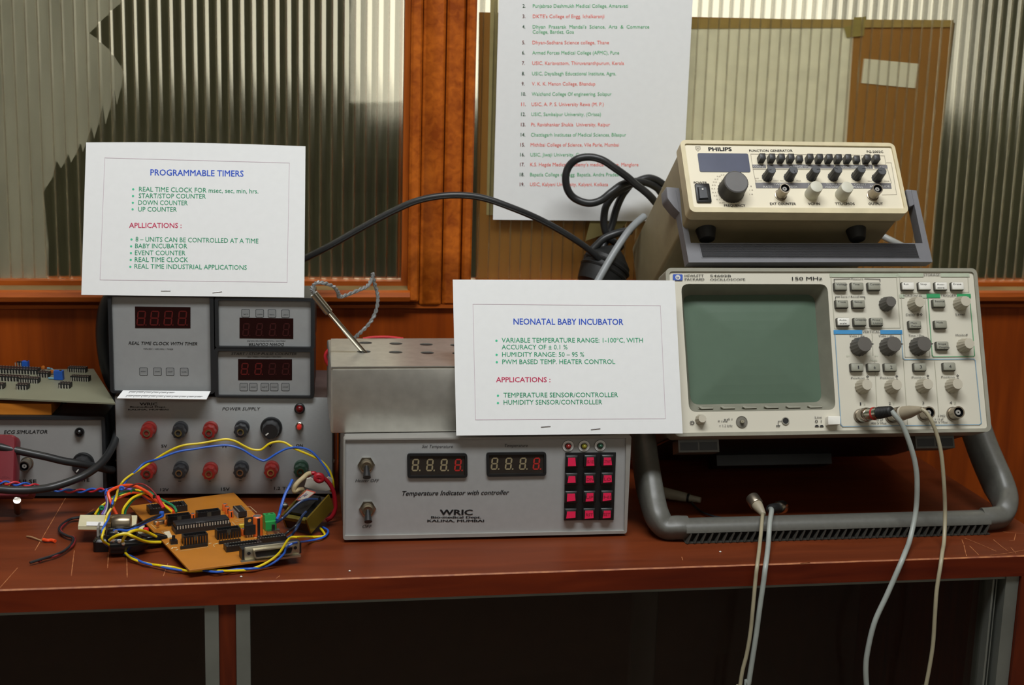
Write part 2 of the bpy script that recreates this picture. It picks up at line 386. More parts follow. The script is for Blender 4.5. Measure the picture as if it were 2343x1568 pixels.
struct(put('wall_right_side', MB().box(3.0, 3.1, -2.5, YF + .05, -.85, 1.98).mesh('wall', M_paint)))
struct(put('wall_rear_blocker', MB().box(-2.2, 3.0, -2.5, -2.4, -.85, 1.2).mesh('wall', mat('rear_paint', (120, 112, 98), .8, var=.03, scale=3))))  # unseen wall, added and sized to cut pane reflections and low fill light
# outside, seen only through the ribs: ground, low dark hedge, taller dark trees on both sides
M_hedge = mat('hedge_leaves', (74, 78, 56), .9, col2=(38, 42, 28), scale=9, bump=.5)
struct(put('ground_outside', MB().box(-8, 12, 1.7, 14, -.9, -.85).mesh('ground', mat('dark_soil', (52, 46, 36), .9))))
def bush(name, x0, x1, y, z1, dep, label, seed):
    rnd = random.Random(seed); mb = MB(); nx, nz = 26, 16
    g = [[0] * (nz + 1) for _ in range(nx + 1)]; vs = []
    for i in range(nx + 1):
        for j in range(nz + 1):
            t = j / nz; top = z1 + rnd.uniform(-.05, .05)
            zz = -.86 + (top + .86) * min(1, t * 1.15); yy = y + rnd.uniform(-.08, .08) + (dep if t > .95 else 0)
            g[i][j] = len(vs); vs.append((x0 + (x1 - x0) * i / nx + rnd.uniform(-.04, .04), yy, zz))
    mb.add(vs, [(g[i][j], g[i + 1][j], g[i + 1][j + 1], g[i][j + 1]) for i in range(nx) for j in range(nz)])
    tag(put(name, mb.mesh(name, M_hedge)), label, 'hedge' if 'hedge' in name else 'tree')
bush('hedge', -3, 6, 4.0, .30, .6, 'low dark hedge outside, blurred behind the ribbed window glass', 1)
bush('tree', -4.0, .2, 3.8, 3.0, .6, 'tall dark tree mass outside, behind the left ribbed window', 2)
bush('tree', 1.5, 6.0, 3.8, 3.0, .6, 'tall dark tree mass outside, at far right behind the ribbed glass', 3)
# ------------------------------------------------------------------ sheets behind / on the glass
YB = YG + .0078
def sheet(name, pts, y, t, material, label, cat):
    q = [atY(*p, y) for p in pts]; n = len(q)
    mb = MB(); mb.add([tuple(p) for p in q] + [(p.x, p.y + t, p.z) for p in q],
        [tuple(range(n)), tuple(reversed(range(n, 2 * n)))] + [(i, n + i, n + (i + 1) % n, (i + 1) % n) for i in range(n)])
    return tag(put(name, mb.mesh(name, material)), label, cat)
M_card = mat('corrugated_cardboard', (158, 112, 56), .8, var=.1, scale=5, stretch=(1, 1, .2))
sheet('cardboard_sheet', [(1088, 660), (2128, 660), (2143, 400), (2182, 52), (1096, 28)], YB + .0012, .003, M_card, 'brown cardboard sheet behind the ribbed glass of the right window', 'cardboard')
sheet('paper_sheet', [(1540, 440), (1928, 440), (1953, 58), (1563, 52)], YB + .0004, .0003, mat('cream_sheet', (240, 241, 240), .8), 'large cream paper sheet behind the ribbed glass, above the function generator', 'paper')
sheet('paper_strip', [(1112, 492), (1134, 492), (1140, -20), (1122, -20)], YB + .0004, .0003, mat('pale_strip', (178, 172, 142), .8), 'narrow pale paper strip behind the glass at the left edge of the list', 'paper')
sheet('barcode_label', [(1970, 190), (2092, 202), (2100, 146), (1976, 134)], YB + .0004, .0003, M_paper, 'small white sticker sliced by the glass ribs on the cardboard', 'sticker')
M_tape = mat('masking_tape', (164, 140, 88), .7, var=.06)
sheet('masking_tape', [(1553, 66), (2178, 62), (2180, 46), (1553, 42)], YB - .0002, .0002, M_tape, 'long strip of brown tape along the top edge of the cardboard', 'tape')
sheet('masking_tape', [(1936, 86), (1976, 82), (1980, 38), (1952, 40), (1950, 58), (1930, 62)], YB - .0006, .0002, mat('tape_scrap', (150, 138, 84), .7), 'crumpled tape scrap at the top right corner of the cream paper', 'tape')
sheet('masking_tape', [(1339, 552), (1352, 500), (1440, 500), (1420, 526), (1372, 540)], YG - .0006, .0002, mat('yellow_tape', (120, 108, 62), .7), 'torn yellowish tape scrap under the bottom edge of the poster', 'tape')
M_film = filmmat('dusty_plastic_film', (192, 194, 196), .6)
zz = [(-700, 640), (112, 640), (112, 560), (100, 440), (118, 410), (131, 368), (140, 385), (158, 352), (163, 372), (186, 328), (190, 348), (210, 290), (216, 318), (236, 240), (242, 285), (262, 205), (268, 240), (284, 165), (258, 122), (230, 95), (205, 76), (240, 40), (283, 0), (292, -60), (300, -800), (-700, -800)]
sheet('plastic_film', zz, YB, .0002, M_film, 'greyish torn plastic film stuck behind the left ribbed window', 'film')
# poster on the right pane
PO = Frame(atY(1128, 503, YG - .003), yaw=0)
pw = atY(1553, 503, YG - .003).x - PO.o.x + .003
ps = thing('poster', 'white sheet with numbered green and red list of colleges taped to window', 'poster', PO.at(pw / 2, 0, 0))
mb = MB(); nx = 14
vs = []
for i in range(nx + 1):
    for z in (0, .297): vs.append((pw * i / nx, z, 0))
mb.add(vs, [(2 * i, 2 * i + 2, 2 * i + 3, 2 * i + 1) for i in range(nx)])
ob = put('sheet', mb.mesh('sheet', M_paper), ps, PO.M); ob.data.shade_flat(); sm = ob.modifiers.new('thickness', 'SOLIDIFY'); sm.thickness = .0003; sm.offset = -1
rows = [('2.', 'Punjabrao Deshmukh Medical College, Amaravati', 1243, 1745, 40, 0), ('3.', "DKTE's College of Engg. Ichalkaranji", 1243, 1620, 95, 1),
 ('4.', "Dhyan  Prasarak  Mandal's  Science,  Arts  &  Commerce", 1242, 1857, 150, 0), ('', 'College, Bardez, Goa', 1242, 1460, 177, 0),
 ('5.', 'Dhyan-Sadhana Science college, Thane', 1241, 1645, 233, 1), ('6.', 'Armed Forces Medical College (AFMC), Pune', 1240, 1698, 287, 0),
 ('7.', 'USIC, Kariavattom, Thiruvananthpurum, Kerala', 1240, 1724, 342, 1), ('8.', 'USIC, Dayalbagh Educational Institute, Agra.', 1239, 1682, 397, 0),
 ('9.', 'V. K. K. Menon College, Bhandup', 1238, 1572, 451, 1), ('10.', 'Walchand College Of engineering, Solapur', 1237, 1658, 505, 0),
 ('11.', 'USIC, A. P. S. University Rewa (M. P.)', 1236, 1617, 559, 1), ('12.', 'USIC, Sambalpur University, (Orissa)', 1235, 1602, 612, 0),
 ('13.', 'Pt. Ravishankar Shukla  University, Raipur', 1234, 1650, 666, 1), ('14.', 'Chattisgarh Institutes of Medical Sciences, Bilaspur', 1233, 1735, 720, 0),
 ('15.', 'Mithibai College of Science, Vile Parle, Mumbai', 1231, 1697, 773, 1), ('16.', 'USIC, Jiwaji University, Gwalior', 1230, 1550, 825, 0),
 ('17.', "K.S. Hegde Medical Academy's medical college, Manglore", 1229, 1800, 877, 1), ('18.', 'Bapatla College of Engg. Bapatla, Andra Pradesh', 1228, 1705, 930, 0),
 ('19.', 'USIC, Kalyani University, Kalyani, Kolkata', 1228, 1640, 982, 1)]
for q, (mt, nm) in enumerate(((M_pgrn, 'green_lettering'), (M_pred, 'red_lettering'))):
    lettering(PO, ps, nm, [(r[1], c2(r[2], r[4]), c2(r[3], r[4]), 8.2) for r in rows if r[5] == q], mt, w=.0003)
    lettering(PO, ps, nm, [(r[0], c2(r[2] - 54, r[4]), c2(r[2] - (30 if len(r[0]) > 2 else 39), r[4]), 8.2) for r in rows if r[5] == q and r[0]], mt, w=.0003, bold=.012)
# ------------------------------------------------------------------ worktop and cabinet
YT = 1.209; XT = .773; TH = .0212
wt = thing('worktop', 'worn red-brown wooden worktop carrying all the instruments', 'worktop', (.2, 1.4, 0))
mb = MB(); prof = [(YT, -.0012), (YT + .0012, 0), (YW - .0005, 0), (YW - .0005, -TH), (YT, -TH)]
n = 5; xa = -1.3
mb.add([(xa, y, z) for y, z in prof] + [(XT, y, z) for y, z in prof], [(0, 1, n + 1, n)], 2)
mb.add([(xa, y, z) for y, z in prof] + [(XT, y, z) for y, z in prof], [(1, 2, n + 2, n + 1)], 0)
mb.add([(xa, y, z) for y, z in prof] + [(XT, y, z) for y, z in prof], [(2, 3, n + 3, n + 2), (3, 4, n + 4, n + 3), (4, 0, n, n + 4), (0, 4, 3, 2, 1), (n, n + 1, n + 2, n + 3, n + 4)], 1)
put('board', mb.mesh('board', [M_top, M_edge, M_worn]), wt)
TB = Frame((0, 0, 0), (1, 0, 0), (0, 1, 0))
c11b = crop(2143, 1000, 2.76)
scr = [[c11b(160, 650), c11b(172, 680), c11b(185, 740), c11b(190, 752)], [c11b(180, 640), c11b(280, 680), c11b(375, 722)], [c11b(550, 715), c11b(450, 735), c11b(340, 748)], [c11b(500, 610), c11b(490, 655), c11b(460, 655)], [c11b(420, 600), c11b(552, 612)], [c11b(470, 700), c11b(500, 735)], [c11b(360, 650), c11b(420, 700), c11b(450, 720)], [c11b(210, 690), c11b(265, 745)],
       [(1832, 1288), (1853, 1287)], [(250, 1245), (246, 1300)], [(289, 1235), (291, 1322)], [(170, 1260), (163, 1318)], [(384, 1290), (374, 1318)], [(150, 1140), (80, 1260)], [(245, 1130), (240, 1230)], [(215, 1165), (200, 1175)], [(40, 1300), (0, 1345)], [(640, 1318), (632, 1324)], [(1560, 1275), (1562, 1282)]]
strokes(TB, wt, 'scratches', scr, .0008, M_scr, w=.0002)['kind'] = 'stuff'
cb = thing('display_cabinet', 'low wooden cabinet with aluminium framed sliding glass doors under the worktop', 'cabinet', (.2, 1.4, -.85))
YC = 1.2122; zc = -TH - .0002; zl = -.85
M_carc = woodmat('cabinet_wood', (70, 22, 8), (104, 40, 14), scale=8)
XP = [atY(x, 1400, YC).x for x in (468, 500, 540, 572)]
XQ = [atY(x, 1330, YC).x for x in (2279, 2302, 2331)]
M_in = mat('dark_interior', (84, 60, 48), .8)
put('back_panel', MB().box(-1.3, XQ[2] + .02, 1.57, 1.582, zl + .05, zc).mesh('back', M_in), cb)
put('bottom_panel', MB().box(-1.3, XQ[2] + .02, YC + .03, 1.57, zl + .05, zl + .07).mesh('bottom', M_in), cb)
put('shelf', MB().box(-1.3, XQ[2], YC + .06, 1.57, -.42, -.402).mesh('shelf', M_in), cb)
put('side_panel', MB().box(XQ[2] + .0005, XT - .006, YC - .004, 1.582, zl, zc).mesh('side', M_carc), cb)
put('post', MB().box(XP[1] + .0003, XP[2] - .0003, YC + .002, YC + .05, zl, zc).mesh('post', M_carc), cb)
for a, b in ((XP[0], XP[1]), (XP[2], XP[3])): put('aluminium_strip', MB().prism(rrect(a, b, zl, zc - .0005, .0015, 2), 0, .03).mesh('strip', M_alu), cb, Matrix(((1, 0, 0, 0), (0, 0, -1, YC + .03), (0, 1, 0, 0), (0, 0, 0, 1))))
put('aluminium_strip', MB().box(XQ[1], XQ[2], YC, YC + .03, zl, zc - .001).mesh('strip', M_alu), cb)
put('door_channel', MB().box(XQ[0], XQ[1], YC + .018, YC + .03, zl, zc - .006).box(XQ[0], XQ[0] + .002, YC + .006, YC + .018, zl, zc - .006).box(XQ[0] + .005, XQ[0] + .006, YC + .008, YC + .018, zl, zc - .006).mesh('channel', M_alu), cb)
for a, b in ((-1.3, XP[0]), (XP[3], XQ[1])):
    put('top_track', MB().box(a, b, YC + .002, YC + .004, zc - .0042, zc - .0003).box(a, b, YC + .012, YC + .014, zc - .0042, zc - .0003).box(a, b, YC + .002, YC + .03, zc - .0012, zc - .0003).mesh('track', M_alu), cb)
M_door = glassmat('cabinet_door_glass', (0.86, 0.86, 0.84, 1), clear=.75, rough=.02)
xd = atY(1510, 1400, YC).x
for a, b, y in ((-1.25, -.35, YC + .007), (-.4, XP[0] - .0005, YC + .0175), (XP[3] + .0005, xd, YC + .007), (xd - .02, XQ[0] + .001, YC + .0175)):
    put('glass_door', MB().box(a, b, y, y + .004, zl + .02, zc - .0015).mesh('glass_door', M_door), cb)
# ------------------------------------------------------------------ oscilloscope
M_cream = mat('scope_panel', (206, 201, 184), .55, var=.03, scale=12)
M_scope = mat('scope_case', (150, 147, 134), .55, var=.06)
M_handle = mat('grey_handle', (90, 90, 84), .42, var=.08, scale=200, bump=.1)
M_key = mat('grey_key', (150, 149, 134), .5); M_keyd = mat('key_skirt', (62, 60, 52), .6)
M_keyw = mat('white_key', (232, 230, 220), .5)
M_kd = mat('dark_knob', (78, 75, 70), .5); M_kl = mat('light_knob', (172, 165, 146), .5); M_klf = mat('light_knob_face', (188, 181, 163), .5)
SO = Frame((.3914, 1.3001, .1003), yaw=-1.9, tilt=22.1, roll=.4); SW, SH = .330, .170
so = thing('oscilloscope', 'cream four-channel oscilloscope with dark green screen propped on its grey handle', 'oscilloscope', (.555, 1.42, 0))
put('case', MB().prism(rrect(.005, SW - .005, .003, SH - .009, .006, 3), -.245, -.0255).mesh('case', M_scope), so, SO.M)
scr_px = [c9(372, 1312), c9(1655, 1292), c9(1582, 192), c9(300, 190)]
hole = rpoly([SO.uv(p) for p in scr_px], .008)
vs, fs = holed(rrect(.0035, SW - .0035, .0035, SH - .0035, .003, 3), [hole], -.010, -.0006)
put('front_panel', MB().add(vs, fs).mesh('front', M_cream), so, SO.M)
vs, fs = holed(rrect(0, SW, 0, SH, .006, 5), [rrect(.0036, SW - .0036, .0036, SH - .0036, .0035, 4)], -.030, .0014)
put('bezel', MB().add(vs, fs).mesh('bezel', mat('scope_bezel', (146, 143, 128), .5)), so, SO.M)
# screen well
inn = [c9(385, 1248), c9(1530, 1225), c9(1465, 285), c9(315, 290)]
dpt = -.022; ins = rpoly([SO.uv(p, dpt) for p in inn], .009)
mb = MB(); n = len(hole)
mb.add([(x, y, -.0006) for x, y in hole] + [(x, y, dpt) for x, y in ins], [(i, n + i, n + (i + 1) % n, (i + 1) % n) for i in range(n)])
put('screen_surround', mb.mesh('surround', mat('screen_surround', (132, 130, 116), .5)), so, SO.M)
sx = sum(p[0] for p in ins) / n; sy = sum(p[1] for p in ins) / n; mb = MB()
rings = []
for k in range(7):
    f = 1 - k / 6; rings.append([(sx + (x - sx) * f, sy + (y - sy) * f, dpt + .006 * (1 - f * f) + .0002) for x, y in ins])
for k in range(6):
    mb.add(rings[k] + rings[k + 1], [(i, (i + 1) % n, n + (i + 1) % n, n + i) for i in range(n)])
put('screen', mb.mesh('screen', mat('crt_glass', (90, 108, 92), .35, var=.02, spec=.12)), so, SO.M)
for i in range(6):   # soft-key slots on the lower slope
    cx = 452 + i * 190.5; q = [SO.uv(c9(cx + d[0], 1262 - i * 2.2 + d[1]), -.006) for d in ((0, 10), (22, 28), (128, 24), (125, 12), (40, 10), (15, 0))]
    put('softkey', MB().prism(q, -.0075, -.004, ch=.0004).mesh('softkey', M_key), so, SO.M)
# printed frames
lw = .0006
c = c7
strokes(SO, so, 'blue_outline', [[c(113, 600), c(165, 1390), c(180, 1405), c(1350, 1388), c(1365, 1375), c(1312, 840), c(1300, 828), c(710, 832), c(696, 822), c(678, 600)]], .0007, mat('blue_line', (112, 152, 178), .6))
strokes(SO, so, 'blue_bar', [[c(120, 597), c(330, 597)], [c(518, 597), c(672, 597)]], .0042, mat('blue_bar', (60, 138, 190), .6))
strokes(SO, so, 'green_outline', [[c(908, 290), c(945, 795), c(955, 808), c(1300, 804), c(1308, 795), c(1265, 290)]], .0007, mat('green_line', (70, 156, 104), .6))
strokes(SO, so, 'green_bar', [[c(912, 287), c(996, 287)], [c(1172, 287), c(1258, 287)]], .0042, mat('green_bar', (48, 150, 92), .6))
M_sage = mat('sage_bar', (176, 184, 162), .6); M_faint = mat('faint_line', (178, 176, 158), .6)
strokes(SO, so, 'sage_bar', [[c(85, 112), c(635, 112)], [c(668, 110), c(855, 110)], [c(1032, 110), c(1248, 110)], [c(680, 290), c(692, 290)], [c(866, 290), c(882, 290)]], .0038, M_sage)
strokes(SO, so, 'faint_outline', [[c(80, 120), c(112, 565), c(672, 560), c(640, 112)], [c(665, 115), c(678, 262), c(1258, 255), c(1250, 115)], [c(680, 295), c(714, 808), c(925, 805), c(884, 295)], [c(455, 835), c(478, 1380)], [c(432, 610), c(440, 790)], [c(700, 840), c(735, 1380)], [c(965, 840), c(1003, 1320)]], .0005, M_faint)
strokes(SO, so, 'bracket_lines', [[c(108, 165), c(106, 145), c(240, 142)], [c(368, 142), c(498, 145), c(500, 165)], [c(118, 315), c(118, 297), c(155, 296)], [c(330, 295), c(368, 297), c(370, 315)]], .0006, M_dark)
def L(body, x0, x1, y, cap, cc=c7, y1=None): return (body, cc(x0, y), cc(x1, y if y1 is None else y1), cap)
lettering(SO, so, 'panel_lettering', [L('STORAGE', 872, 1012, 118, 5.2), L('HORIZONTAL', 700, 858, 295, 5), L('TRIGGER', 1018, 1152, 294, 5), L('VERTICAL', 350, 498, 604, 5),
  L('Measure', 250, 355, 150, 4.2), L('Save / Recall', 165, 322, 302, 4.2), L('Delay', 722, 798, 457, 5), L('Level', 1147, 1220, 455, 5), L('Holdoff', 1147, 1250, 632, 5),
  L('Volts / div', 238, 366, 638, 4.8), L('Volts / div', 488, 616, 638, 4.8), L('Time / Div', 742, 872, 636, 4.8),
  L('Position', 252, 368, 998, 4.6), L('Position', 503, 620, 996, 4.6), L('Position', 771, 886, 993, 4.6), L('Position', 1023, 1138, 990, 4.6),
  L('1', 328, 338, 1222, 6.4), L('2', 574, 592, 1220, 6.4), L('3', 860, 877, 1216, 6.4), L('4', 1095, 1116, 1213, 6.4),
  L('1 M\u03a9', 995, 1056, 1322, 4.6), L('= 13 pF', 968, 1042, 1350, 4.6), L('400 V Max', 940, 1078, 1375, 4.6), L('13 pF', 466, 528, 1355, 4.4), L('400 V Max', 422, 555, 1384, 4.6)], M_dark)
lettering(SO, so, 'faint_lettering', [L('X', 360, 375, 1222, 5.5), L('Y', 610, 625, 1220, 5.5), L('Z', 1132, 1150, 1213, 5.5), L('5V', 213, 240, 806, 3.5), L('2mV', 385, 420, 806, 3.5), L('5V', 455, 485, 806, 3.5), L('2mV', 635, 672, 806, 3.5), L('Math', 415, 475, 845, 3.8)], M_sage)
def sym(pts): return [c7(*p) for p in pts]
strokes(SO, so, 'arrow_symbols', [sym([(815, 448), (824, 438), (833, 448), (824, 458), (815, 448)]), sym([(842, 448), (851, 438), (860, 448), (851, 458), (842, 448)])] +
        [sym([(x - 9, y), (x, y - 9), (x + 9, y), (x + 4, y), (x + 4, y + 7), (x - 4, y + 7), (x - 4, y), (x - 9, y)]) for x, y in ((392, 978), (642, 976), (908, 972), (1162, 970))] +
        [sym([(x - 9, y + 6), (x - 5, y), (x + 5, y), (x + 9, y + 6)]) for x, y in ((393, 1000), (643, 998), (909, 994), (1163, 992))], .00045, M_dark)
# top line of the front panel
bx = rpoly([SO.uv(p) for p in (c9(228, 160), c9(312, 161), c9(312, 109), c9(228, 107))][::1], .0008)
put('maker_badge', MB().prism(bx, 0, .0006).mesh('badge', mat('badge_blue', (48, 84, 176), .4)), so, SO.M)
q = SO.uv(c9(270, 135)); 
put('badge_ring', MB().prism(circ(q[0], q[1], .0026, 24), .0006, .0008).mesh('ring', M_white), so, SO.M)
lettering(SO, so, 'badge_lettering', [('hp', c9(258, 142), c9(283, 142), 5)], mat('badge_blue', (48, 84, 176), .4), w=.0010, shear=.3, bold=.01)
lettering(SO, so, 'maker_lettering', [('HEWLETT', c9(332, 128), c9(498, 128), 5.2), ('PACKARD', c9(333, 159), c9(504, 159), 5.2), ('54602B', c9(555, 129), c9(738, 129), 5.2), ('OSCILLOSCOPE', c9(555, 160), c9(862, 159), 4.6), ('150 MHz', c9(1272, 159), c9(1536, 157), 8)], M_dark, bold=.005)
# keys
def keymesh(top):
    return MB().prism(rrect(-.0068, .0068, -.0043, .0043, .0008, 2), 0, .0026, 0, mt=0).prism(rrect(-.0062, .0062, -.0037, .0037, .0008, 2), .0026, .0052, 1, ch=.0004).mesh('key', [M_keyd, top])
KG, KW = keymesh(M_key), keymesh(M_keyw)
keys = [(167, 205, 'Voltage', 0), (309, 205, 'Time', 0), (452, 205, 'Cursors', 0), (178, 355, 'Trace', 0), (321, 355, 'Setup', 0), (190, 508, 'Auto-|scale', 1), (332, 508, 'Display', 0), (475, 508, 'Print|Utility', 0),
 (742, 203, 'Run', 1), (884, 203, 'Stop', 1), (1025, 203, 'Auto-|store', 1), (1166, 203, 'Erase', 1), (1008, 350, 'Source', 0), (802, 533, 'Main|Delayed', 0), (1022, 531, 'Mode', 0), (1037, 712, 'Slope|Coupling', 0),
 (307, 898, '1', 2), (450, 898, '\u00b1', 2), (592, 898, '2', 2), (845, 895, '3', 2), (1096, 892, '4', 2)]
for x, y, tx, kd in keys:
    u, v = SO.uv(c7(x, y), .0052)
    k = put('key', KW if kd == 1 else KG, so, SO.T(u, v))
    if kd == 2: it = [L(tx, x - 5, x + 14, y + 14, 7.5)] if tx != '1' else [L(tx, x + 4, x + 14, y + 14, 7.5)]
    elif '|' in tx:
        a, b = tx.split('|'); it = [L(a, x - 40, x - 40 + 13 * len(a), y - 6, 4), L(b, x - 34, x - 34 + 11.5 * len(b), y + 22, 4)]
    else: it = [L(tx, x - 40, x - 40 + 13.5 * len(tx), y - 8, 4.2)]
    lettering(SO, k, 'key_lettering', it, M_dark, w=.0054)
# knobs
def knob(r0, r1, h, body, face, seg=28, fl=.07):
    return MB().lathe([(r0 * 1.05, 0), (r0, h * .18), (r1, h * .97)], seg, flute=1, fl=fl).lathe([(r1 * .96, h * .97), (r1 * .93, h), (r1 * .90, h)], 24, m=1).mesh('knob', [body, face])
KB = knob(.0093, .0078, .0165, M_kd, mat('dark_knob_face', (92, 88, 82), .5), 32)
KS = knob(.0074, .0055, .014, M_kl, M_klf, 28); KSD = knob(.0074, .0055, .014, M_kd, mat('dark_knob_face', (92, 88, 82), .5), 28)
for x, y in ((370, 700), (622, 700), (880, 698)): u, v = SO.uv(c7(x, y), .0165); k = put('large_knob', KB, so, SO.T(u, v)); put('pointer', MB().prism([(.0066, -.0016), (.0098, 0), (.0066, .0016)], .012, .0162).mesh('pointer', M_kd), k, SO.T(u, v))
u, v = SO.uv(c7(595, 337), .014); put('select_knob', KSD, so, SO.T(u, v))
for x, y in ((840, 340), (1233, 333), (1264, 695), (390, 1048), (644, 1048), (910, 1042), (1164, 1041)): u, v = SO.uv(c7(x, y), .014); put('small_knob', KS, so, SO.T(u, v))
# input sockets
def bnc(r, h): 
    return MB().lathe([(r * 1.18, 0), (r * 1.18, .001), (r, .0012), (r, h), (r * .80, h), (r * .78, h * .25), (0, h * .25)], 24, m=[0, 0, 0, 0, 1, 1]).lathe([(r * .42, h * .25), (r * .42, h * .9), (r * .12, h * .9), (r * .12, h * .4), (0, h * .4)], 16, m=[2, 2, 1, 1]).mesh('socket', [mat('dull_nickel', (150, 140, 124), .32, .9), M_black, mat('ptfe', (150, 147, 140), .5)])
BN = bnc(.0062, .013)
for x, y in ((1172, 1283), (920, 1285)): u, v = SO.uv(c7(x, y), .013); put('bnc_socket', BN, so, SO.T(u, v))
for x, y in ((1905, 285), ): pass
b1 = SO.uv(c10(500, 330), 0); b2 = SO.uv(c10(950, 330), 0)
for b in (b1, b2): put('bnc_socket', BN, so, SO.T(*b))
# lower row: intensity knob, calibrator, ground jack, mains switch
u, v = SO.uv(c9(487, 1370), .008); put('intensity_knob', knob(.0052, .0040, .008, M_kl, M_klf, 20), so, SO.T(u, v))
u, v = SO.uv(c9(830, 1398), 0)
put('calibrator_recess', MB().lathe([(.0058, 0), (.0058, .0006), (.0053, .0006), (.0050, .0002), (0, .0002)], 24).mesh('recess', mat('recess_grey', (112, 108, 98), .5)), so, SO.T(u, v))
put('calibrator_pin', MB().lathe([(.0022, 0), (.002, .004), (.001, .006)], 14).mesh('pin', M_chrome), so, SO.T(u, v, .0003))
u, v = SO.uv(c9(1212, 1390), 0); put('ground_jack', MB().lathe([(.0038, 0), (.0038, .0009), (.0030, .0009), (.0026, .0003), (0, .0003)], 20, m=[0, 0, 1, 1]).mesh('jack', [M_scope, M_black]), so, SO.T(u, v))
q = [SO.uv(p, .007) for p in (c9(1585, 1425), c9(1690, 1422), c9(1690, 1350), c9(1583, 1350))]
put('power_button', MB().prism(rpoly(q, .0006, 2), 0, .0085, ch=.0004).mesh('button', M_keyw), so, SO.M)
lettering(SO, so, 'lower_lettering', [('0 v', c9(623, 1398), c9(664, 1398), 4.2), ('5 v', c9(714, 1382), c9(753, 1380), 4.6), ('= 1.2 kHz', c9(634, 1440), c9(750, 1440), 4.6), ('Line', c9(1472, 1368), c9(1532, 1366), 5)], M_dark)
def P9(*p): return [c9(*q) for q in p]
ci = lambda x, y, r, k=14: [c9(x + r * math.cos(2 * math.pi * i / k), y + r * math.sin(2 * math.pi * i / k)) for i in range(k + 1)]
strokes(SO, so, 'lower_symbols', [ci(397, 1407, 11)] + [P9((397 + 14 * math.cos(a), 1407 + 14 * math.sin(a)), (397 + 21 * math.cos(a), 1407 + 21 * math.sin(a))) for a in [i * math.pi / 4 for i in range(8)]] +
  [P9((668, 1396), (678, 1396), (678, 1376), (690, 1376), (690, 1396), (702, 1396), (702, 1376), (712, 1376))] + [P9((1186, 1392), (1150, 1392), (1150, 1430)), P9((1134, 1430), (1166, 1430))] + [P9((x, 1430), (x - 5, 1442)) for x in (1140, 1151, 1162)] + [ci(1484, 1393, 10), P9((1526, 1383), (1526, 1402))], .0005, M_dark)
for (xa, ya, xb, yb) in ((1476, 1436, 1500, 1436), (1518, 1437, 1542, 1437)): strokes(SO, so, 'switch_symbol', [P9((xa, ya), (xb, yb)), P9((xa + 6, ya - 6), (xb - 6, yb - 6))], .0012, M_dark)
put('underside', MB().box(.006, SW - .006, .0012, .0029, -.243, -.031).mesh('underside', M_black), so, SO.M)
# feet under the front
SB = Frame(SO.at(0, 0, 0), SO.u, -SO.w)     # underside: x right, y towards the back
for u0 in (.012, .262):
    vs, fs = holed([(u0, .02), (u0 + .042, .02), (u0 + .042, .045), (u0, .045)], [], 0, .001)
    put('foot', MB().box(u0, u0 + .042, .022, .045, -.012, .001).box(u0 + .002, u0 + .020, .0215, .0222, -.010, -.002, 1).box(u0 + .022, u0 + .040, .0215, .0222, -.010, -.002, 1).mesh('foot', [M_handle, M_black]), so, Frame(SO.at(0, -.0005, -.008), SO.u, -SO.w).M @ Matrix.Scale(1, 4) )
put('rear_foot', MB().box(.10, .235, -.011, .001, -.235, -.20).mesh('rear_foot', M_black), so, SO.M)
# carrying handle folded under as a stand
Yb = 1.281; zb = .0126
gx0 = atZ(1569, 1243, .001).x; gx1 = atZ(2264, 1221, .001).x
prof = [(1.0 * math.copysign(abs(math.cos(a)) ** .6, math.cos(a)), math.copysign(abs(math.sin(a)) ** .7, math.sin(a))) for a in [2 * math.pi * i / 20 for i in range(20)]]
armL = [atY(1460, 940, 1.402), atY(1468, 985, 1.380), atY(1474, 1035, 1.357), atY(1483, 1098, 1.329), atY(1494, 1150, 1.309), atY(1506, 1186, 1.292), atY(1524, 1207, 1.285), Vector((gx0 - .006, Yb + .001, zb + .0004)), Vector((gx0 + .004, Yb + .001, zb))]
armR = [atY(2218, 940, 1.402), atY(2234, 985, 1.380), atY(2252, 1035, 1.357), atY(2278, 1095, 1.329), atY(2298, 1138, 1.309), atY(2301, 1164, 1.292), atY(2290, 1182, 1.285), Vector((gx1 + .006, Yb + .001, zb + .0004)), Vector((gx1 - .004, Yb + .001, zb))]
for arm in (armL, armR): put('handle_arm', MB().tube(arm, lambda t: .0112 - .0008 * t, seg=20, n=8, sq=prof, up=(0, 1, 0), st=lambda t: 1.8 if t < .4 else max(1.0, 1.8 - (t - .4) * 2.7)).mesh('handle_arm', M_handle), so)
gp_ = [(1.2690, .0112), (1.2694, .0140), (1.2720, .0185), (1.2765, .0212), (1.2810, .0220), (1.2870, .0210), (1.2930, .0160), (1.2945, .0100), (1.2940, .0006), (1.2765, .0006), (1.2765, .0112)]
n = len(gp_); mb = MB().add([(gx0, y, z) for y, z in gp_] + [(gx1, y, z) for y, z in gp_], [((i + 1) % n, i, n + i, n + (i + 1) % n) for i in range(n)] + [tuple(range(n)), tuple(reversed(range(n, 2 * n)))])
put('grip', mb.mesh('grip', M_handle), so)
ng = 44; RB = MB().box(-.0006, .0006, -.0085, 0, -.0052, .0052).mesh('grip_rib', mat('grip_rib', (64, 63, 58), .5))
for i in range(ng): put('grip_rib', RB, so, Matrix.Translation((gx0 + (gx1 - gx0) * (i + .4) / ng, 1.2766, .0059)) @ Matrix.Rotation(.35, 4, 'Y'))
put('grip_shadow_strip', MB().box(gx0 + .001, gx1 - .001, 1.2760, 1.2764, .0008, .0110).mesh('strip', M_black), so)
put('grip_sill', MB().box(gx0, gx1, 1.2700, 1.2764, .0003, .0012).mesh('sill', mat('grip_rib', (64, 63, 58), .5)), so)
